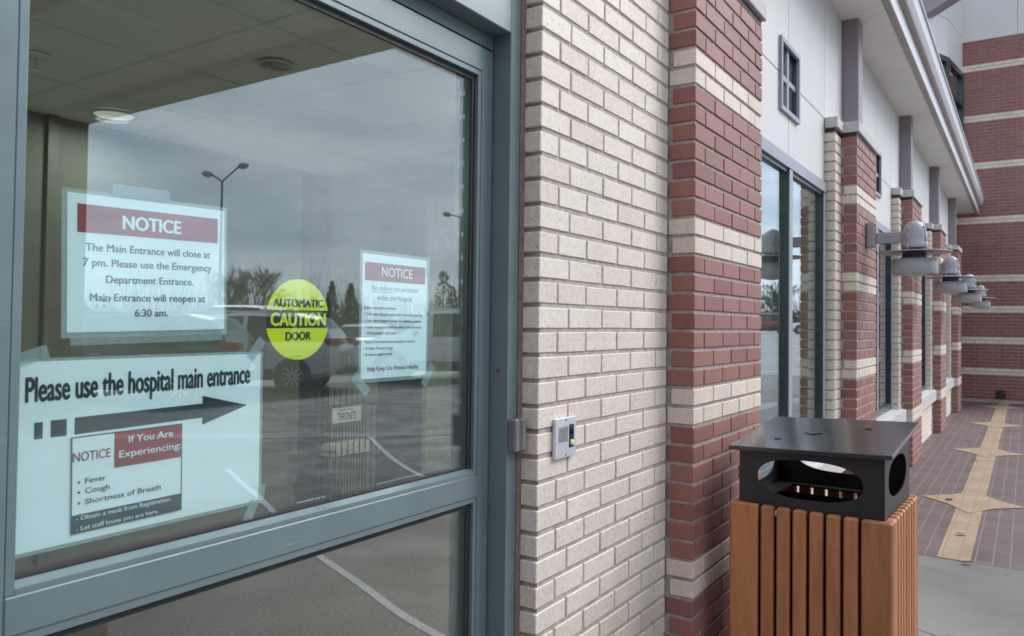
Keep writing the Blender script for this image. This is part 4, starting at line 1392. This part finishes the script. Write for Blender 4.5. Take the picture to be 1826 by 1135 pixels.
# ------------------------------------------------------------------ cars
def make_car(label, kind, paint, pos, heading, z=-0.10, sc=1.0):
    P = {'suv': dict(L=4.75, hw=0.93, st=[(0,.55,.86,.88,0),(.04,.42,.98,1.00,0),(.14,.36,1.06,1.10,0),(.30,.33,1.09,1.36,0),(.52,.30,1.09,1.60,2),(.95,.28,1.08,1.68,1),(1.02,.28,1.08,1.685,0),(2.02,.27,1.07,1.70,1),(2.12,.27,1.07,1.70,0),(2.85,.27,1.06,1.665,1),(2.95,.27,1.06,1.65,0),(3.62,.28,1.05,1.12,3),(3.9,.30,1.02,1.05,0),(4.45,.33,.93,.96,0),(4.68,.36,.80,.83,0),(4.75,.42,.66,.68,0)]),
         'sedan': dict(L=4.7, hw=0.90, st=[(0,.52,.80,.82,0),(.05,.40,.95,.97,0),(.18,.34,1.0,1.03,0),(.70,.28,1.0,1.05,0),(1.25,.26,.98,1.38,2),(1.55,.26,.97,1.43,1),(1.62,.26,.97,1.44,0),(2.1,.26,.96,1.46,1),(2.2,.26,.96,1.46,0),(2.8,.26,.95,1.42,1),(2.88,.26,.95,1.40,0),(3.55,.27,.94,.99,3),(3.8,.29,.92,.95,0),(4.45,.33,.84,.87,0),(4.66,.36,.72,.75,0),(4.7,.42,.60,.62,0)]),
         'pickup': dict(L=5.6, hw=0.97, st=[(0,.60,1.08,1.09,0),(.05,.50,1.10,1.11,0),(1.75,.42,1.10,1.11,0),(1.86,.40,1.12,1.40,0),(1.98,.40,1.12,1.82,2),(2.15,.40,1.12,1.88,1),(2.25,.40,1.12,1.88,0),(2.95,.40,1.12,1.90,1),(3.05,.40,1.12,1.90,0),(3.7,.40,1.11,1.85,1),(3.8,.40,1.11,1.83,0),(4.4,.40,1.10,1.18,3),(4.6,.42,1.08,1.12,0),(5.3,.44,1.0,1.04,0),(5.55,.46,.85,.88,0),(5.6,.5,.75,.77,0)])}[kind]
    Ln, hw, st = P['L'], P['hw'], P['st']
    t = thing('parked_car', label, 'car', (0,0,0), 'cars parked across the lot')
    def ring(s):
        x, zb, zbelt, zr, g = s
        tp = 1-0.10*max(0,(abs(x-Ln/2)/(Ln/2))**4)
        w = hw*tp
        k = min(1.0, (zr-zbelt)/0.5)
        wr = w*(0.97-0.20*k)
        wbelt = w*0.965
        pts = [(w*0.90,zb),(w*0.985,zb+0.10),(w,zb+(zbelt-zb)*0.45),(w*0.995,zb+(zbelt-zb)*0.80),(wbelt,zbelt),(wr,zbelt+(zr-zbelt)*0.90),(wr*0.88,zr),(wr*0.45,zr+0.012)]
        full = [(x,-y,z_) for y,z_ in pts]+[(x,y,z_) for y,z_ in reversed(pts)]
        return full
    rings = [ring(s) for s in st]
    n = len(rings[0])
    body, win = MB(), MB()
    vs = [p for r in rings for p in r]
    fb, fwn = [], []
    for i in range(len(st)-1):
        for k in range(n-1):
            q = (i*n+k, (i+1)*n+k, (i+1)*n+k+1, i*n+k+1)
            g0, g1 = st[i][4], st[i+1][4]
            side = k in (4, n-6)
            top = k in (5,6,7,8,9) or side
            isw = False
            cab = st[i][3]-st[i][2] > 0.24 and st[i+1][3]-st[i+1][2] > 0.24
            if side and cab and g0 != 1: isw = True
            if side and (g1 == 3): isw = False
            if k in (6,7,8) or k in (5,9):
                if g1 == 2 or g1 == 3: isw = True
            (fwn if isw else fb).append(q)
        fb.append((i*n, i*n+n-1, (i+1)*n+n-1, (i+1)*n))
    fb.append(tuple(range(n))); fb.append(tuple(range((len(st)-1)*n, len(st)*n))[::-1])
    body.add(vs, fb); win.add(vs, fwn)
    body.build('body', paint, t, smooth=False)
    for o in t.children:
        for p in o.data.polygons: p.use_smooth = True
        try: o.data.set_sharp_from_angle(angle=R(32))
        except Exception: pass
    win.build('window', M['carglass'], t)
    R0 = 0.345 if kind != 'pickup' else 0.39
    for xw in (0.98 if kind != 'pickup' else 1.15, Ln-0.92):
        for sy in (-1,1):
            yo = sy*(hw+0.006)
            mb = MB(); mb.lathe([(0.001,0),(R0+0.065,0),(R0+0.065,0.012),(0.001,0.014)], 36, (xw, yo-(0.007 if sy>0 else 0.007), R0), axis='y')
            mb.build('wheel_arch', M['trim'], t)
            mb = MB(); y0, y1 = sorted((sy*(hw-0.20), sy*(hw+0.022)))
            mb.lathe([(R0-0.10,y0),(R0-0.015,y0),(R0,y0+0.03),(R0,y1-0.03),(R0-0.015,y1),(R0-0.11,y1),(R0-0.11,y0)], 36, (xw,0,R0), axis='y')
            wh = mb.build('wheel', M['tyre'], t)
            mb = MB(); ys = sy*(hw+0.014)
            mb.lathe([(R0-0.108,ys-0.03),(R0-0.108,ys+0.004),(R0-0.128,ys+0.004),(R0-0.128,ys-0.03)], 36, (xw,0,R0), axis='y')
            for k in range(10):
                a = 2*pi*k/10
                c_, s_ = cos(a), sin(a)
                def pp(r, o): return (xw+r*s_+o*c_, 0, R0+r*c_-o*s_)
                q = []
                for yv in (ys-0.012, ys+0.002):
                    for r, o in ((0.04,-0.012),(R0-0.12,-0.020),(R0-0.12,0.020),(0.04,0.012)):
                        e = pp(r,o); q.append((e[0],yv,e[2]))
                mb.add(q, [(0,1,2,3),(4,5,6,7),(0,1,5,4),(1,2,6,5),(2,3,7,6),(3,0,4,7)])
            mb.lathe([(0.001,ys+0.006),(0.05,ys+0.004),(0.05,ys-0.012)], 20, (xw,0,R0), axis='y')
            mb.build('rim', M['rim'], wh)
    zt = st[2][2]
    for sy in (-1,1):
        mb = MB()
        if kind == 'pickup': mb.cbox(-0.012,0.10,*sorted((sy*(hw*0.78),sy*(hw*0.935))),0.80,1.08,0.01)
        else: mb.cbox(-0.015,0.30,*sorted((sy*(hw*0.52),sy*(hw*0.945))),zt-0.19+(0.16 if kind == 'suv' else 0),zt-0.05+(0.16 if kind == 'suv' else 0),0.015)
        mb.build('taillight', M['taillight'], t)
        mb = MB(); mb.cbox(Ln-0.30,Ln-0.03,*sorted((sy*(hw*0.55),sy*(hw*0.90))),0.66,0.80,0.02)
        mb.build('headlight', M['headlight'], t)
        mb = MB(); mx_ = [s[0] for s in st if s[4] == 3][0]-0.45
        mb.cbox(mx_,mx_+0.12,*sorted((sy*(hw-0.02),sy*(hw+0.16))),1.06,1.20,0.03)
        mb.build('wing_mirror', M['trim'], t)
        for hx in (1.55,2.5) if kind != 'pickup' else (2.4,3.3):
            mb = MB(); mb.cbox(hx,hx+0.18,*sorted((sy*(hw*0.97),sy*(hw+0.02))),0.90,0.93,0.005)
            mb.build('door_handle', M['rim'], t)
        if kind == 'suv':
            mb = MB(); mb.cbox(0.75,2.9,*sorted((sy*0.60,sy*0.635)),1.715,1.745,0.01)
            mb.build('roof_rail', M['rim'], t)
    mb = MB(); mb.cbox(-0.03,0.10,-hw*0.86,hw*0.86,0.38,0.52,0.02)
    mb.cbox(Ln-0.12,Ln+0.02,-hw*0.80,hw*0.80,0.34,0.48,0.02)
    mb.cbox(1.42,Ln-1.36,-hw-0.006,-hw*0.9,0.26,0.50,0.02); mb.cbox(1.42,Ln-1.36,hw*0.9,hw+0.006,0.26,0.50,0.02)
    mb.build('bumper', M['trim'], t)
    mb = MB(); mb.box(-0.034,-0.026,-0.16,0.16,0.60,0.74)
    mb.build('number_plate', M['paper'], t)
    # centre the car on its origin
    for o in t.children:
        for v in o.data.vertices: v.co.x -= Ln/2
    for o in t.children:
        for g in o.children:
            for v in g.data.vertices: v.co.x -= Ln/2
    t.location = (pos[0],pos[1],z)
    t.rotation_euler = (0,0,heading)
    t.scale = (sc,sc,sc)
    return t
HF = R(-123.55)
silver = car_paint('silver car paint', (0.84,0.85,0.86), 0.05)
white = car_paint('white car paint', (0.82,0.83,0.85), 0.0)
greyb = car_paint('slate car paint', (0.12,0.135,0.17), 0.1)
red = car_paint('maroon car paint', (0.24,0.024,0.026), 0.1)
make_car('silver estate car with ten spoke wheels mirrored behind the yellow sticker', 'suv', silver, (9.55,-13.45), HF)
make_car('slate grey estate car with a red tail lamp mirrored below the NOTICE sheet', 'suv', greyb, (6.62,-12.95), HF, sc=0.97)
make_car('white pickup truck mirrored small between the NOTICE sheet and the yellow sticker', 'pickup', white, (13.68,-18.79), R(-33.5), sc=1.06)
make_car('maroon saloon car mirrored just right of the yellow sticker', 'sedan', red, (16.9,-16.7), R(-33.5))
make_car('long white estate car mirrored behind the No visitors notice', 'suv', white, (15.0,-11.6), HF, sc=1.1)
make_car('maroon estate car mirrored in the first bay window', 'suv', red, (66,-17.6), R(-105), z=0.90)
make_car('silver saloon car mirrored in the first bay window beside the mullion', 'sedan', silver, (66,-13.2), R(-105), z=0.90)

# ------------------------------------------------------------------ lamp posts
def lamp_post(x, y, h, ang, heads, lab):
    t = thing('street_lamp', lab, 'street lamp', (x,y,-0.1), 'car park lamp posts')
    mb = MB(); mb.cyl((x,y,-0.1),(x,y,h),0.09,0.05,12); mb.cyl((x,y,-0.1),(x,y,0.7),0.25,None,12)
    mb.build('pole', M['pole'], t)
    for s, up_, ln in heads:
        dx, dy = cos(ang)*s, sin(ang)*s
        e = (x+dx*ln, y+dy*ln, h+up_)
        mb = MB(); mb.cyl((x,y,h-0.05), e, 0.045,0.04,8)
        mb.build('arm', M['pole'], t)
        mb = MB()
        d = Vector((dx,dy,0.12)).normalized()
        c0 = Vector(e)-d*0.05
        for r0_, r1_, a_, b_ in ((0.08,0.16,0,0.12),(0.16,0.17,0.12,0.35),(0.17,0.06,0.35,0.52)):
            mb.cyl(c0+d*a_, c0+d*b_, r0_, r1_, 12)
        mb.build('lamp_head', M['lampgrey'], t)
lamp_post(22.45,-32.2,8.45, R(-123.5+180), ((1,0.72,0.85),(-1,0.30,0.55)), 'twin headed street lamp mirrored in the sky above the NOTICE sheet')
lamp_post(38.3,-29.3,8.4, R(-123.5), ((1,0.1,0.7),), 'single headed street lamp mirrored at the right edge of the door glass')

# ------------------------------------------------------------------ trees
def bare_tree(x, y, h, seed, lab, z=-0.1, mat='bark', spread=1.0, levels=8, grp='bare trees beyond the car park'):
    rt_ = random.Random(seed)
    t = thing('bare_tree', lab, 'tree', (x,y,z), grp)
    tr, cr_ = MB(), MB()
    def grow(p, d, ln, r, lv):
        q = p+d*ln
        (tr if lv >= levels-1 else cr_).cyl(p, q, max(r,0.014), max(r*0.75,0.011), 6 if lv > 3 else 3, 0, False)
        if lv == 0: return
        nb = 4 if lv == levels else (3 if rt_.random() < 0.35 else 2)
        for k in range(nb):
            e = Vector((rt_.gauss(0,1),rt_.gauss(0,1),rt_.gauss(0,0.7))).normalized()
            nd = (d*1.0+e*(0.52*spread)+Vector((0,0,0.10))).normalized()
            grow(p+d*ln*rt_.uniform(0.45,1.0), nd, ln*rt_.uniform(0.68,0.95), r*0.60, lv-1)
    grow(Vector((x,y,z)), Vector((0,0,1)), h*0.19, h*0.026, levels)
    tr.build('trunk', M[mat], t, fix=False); cr_.build('crown', M[mat], t, fix=False)
    return t
bare_tree(52.6,-68.6,11.0,4,'broad bare tree mirrored right of the NOTICE sheet')
bare_tree(49.9,-68.0,9.0,8,'bushy bare tree mirrored against the edge of the NOTICE sheet', spread=1.1)
bare_tree(62.0,-62.0,6.0,15,'thin bare tree mirrored above the yellow sticker')
bare_tree(84,-26,8.5,21,'bare tree mirrored in the first bay window', z=0.9)
bare_tree(80,-20,7.0,22,'smaller bare tree mirrored in the first bay window near the mullion', z=0.9)
def conifer(x, y, h, rad, seed, lab, sparse=False, z=-0.1):
    rt_ = random.Random(seed)
    t = thing('conifer_tree', lab, 'tree', (x,y,z), 'conifers beyond the car park')
    mb = MB(); mb.cyl((x,y,z),(x,y,z+h*0.97),0.13,0.02,8)
    mb.build('trunk', M['bark'], t)
    mb = MB()
    n = 1500 if not sparse else 900
    for i in range(n):
        f = rt_.random()
        zz = z+0.25+f*(h-0.25) if not sparse else z+h*0.25+f*h*0.75
        prof = rad*(1-f)**0.75*(0.55+0.45*min(1,f*6+0.3)) if not sparse else rad*(1-f*0.85)*(0.45+0.55*abs(sin(f*16)))
        a = rt_.uniform(0,2*pi); r = prof*math.sqrt(rt_.uniform(0.15,1))
        c = Vector((x+r*cos(a), y+r*sin(a), zz))
        s = rt_.uniform(0.10,0.24)
        u = Vector((cos(a),sin(a),rt_.uniform(-0.1,0.9))).normalized()*s*1.4
        v = Vector((-sin(a)+rt_.gauss(0,.4),cos(a)+rt_.gauss(0,.4),rt_.gauss(0,.4))).normalized()*s*0.6
        mb.add([c-v,c+u,c+v], [(0,1,2)])
    mb.build('crown', M['needle'], t, fix=False)
conifer(54.6,-58.3,5.7,1.0,1,'narrow dark conifer mirrored right of the yellow sticker, left of the pair')
conifer(55.8,-56.8,5.5,1.15,2,'fuller dark conifer mirrored right of the yellow sticker, right of the pair')
conifer(68.8,-55.0,7.6,2.1,3,'open layered pine mirrored right of the No visitors notice', True)
conifer(73.3,-57.2,6.0,1.8,4,'smaller open pine mirrored at the right edge of the door glass', True)
# far woodland belt
def woodland():
    rw = random.Random(77)
    mb = MB()
    # belt follows a line from left to right beyond the lot
    def pt_(f):
        return Vector((30+f*90, -135+f*120, 0))
    for i in range(1000):
        f = rw.random()
        p = pt_(f)+Vector((rw.uniform(-6,6),rw.uniform(-6,6),0))
        g = 0.9 if p.y > -40 else -0.1
        h = (3.2+3.4*abs(sin(f*23)+0.6*sin(f*61)))*rw.uniform(0.6,1.15)+1.0
        for k in range(5):
            d = Vector((rw.gauss(0,.22),rw.gauss(0,.22),1)).normalized()
            b = p+Vector((rw.uniform(-.8,.8),rw.uniform(-.8,.8),g))
            mb.cyl(b, b+d*h*rw.uniform(0.5,1), 0.035, 0.012, 3, 0, False)
    for i in range(9000):
        f = rw.random()
        p = pt_(f)+Vector((rw.uniform(-5,5),rw.uniform(-5,5),0))
        g = 0.9 if p.y > -40 else -0.1
        hm = 1.6+2.2*max(0,sin(f*31)+0.5*sin(f*83+1))
        c = p+Vector((0,0,g+rw.random()*hm))
        s = rw.uniform(0.2,0.5)
        a = rw.uniform(0,6.3)
        mb.add([c+Vector((cos(a)*s,sin(a)*s,rw.uniform(-.2,.2)*s)), c-Vector((cos(a)*s,sin(a)*s,0)), c+Vector((0,0,s*rw.uniform(.8,1.4)))], [(0,1,2)], 1)
    o = mb.build('woodland', [M['bark_far'], M['needle_far']], fix=False)
    tag(o, 'brown and olive winter woodland along the far side of the car park', 'woodland', kind='stuff')
woodland()
mb = MB()
mb.add([(22,-150,-0.06),(34,-130,-0.06),(52,-100,-0.06),(60,-112,-0.06),(36,-160,-0.06)], [(0,1,2,3,4)])
o = mb.build('grass_verge', M['grass']); tag(o, 'strip of winter grass under the far woodland', 'grass', kind='stuff')
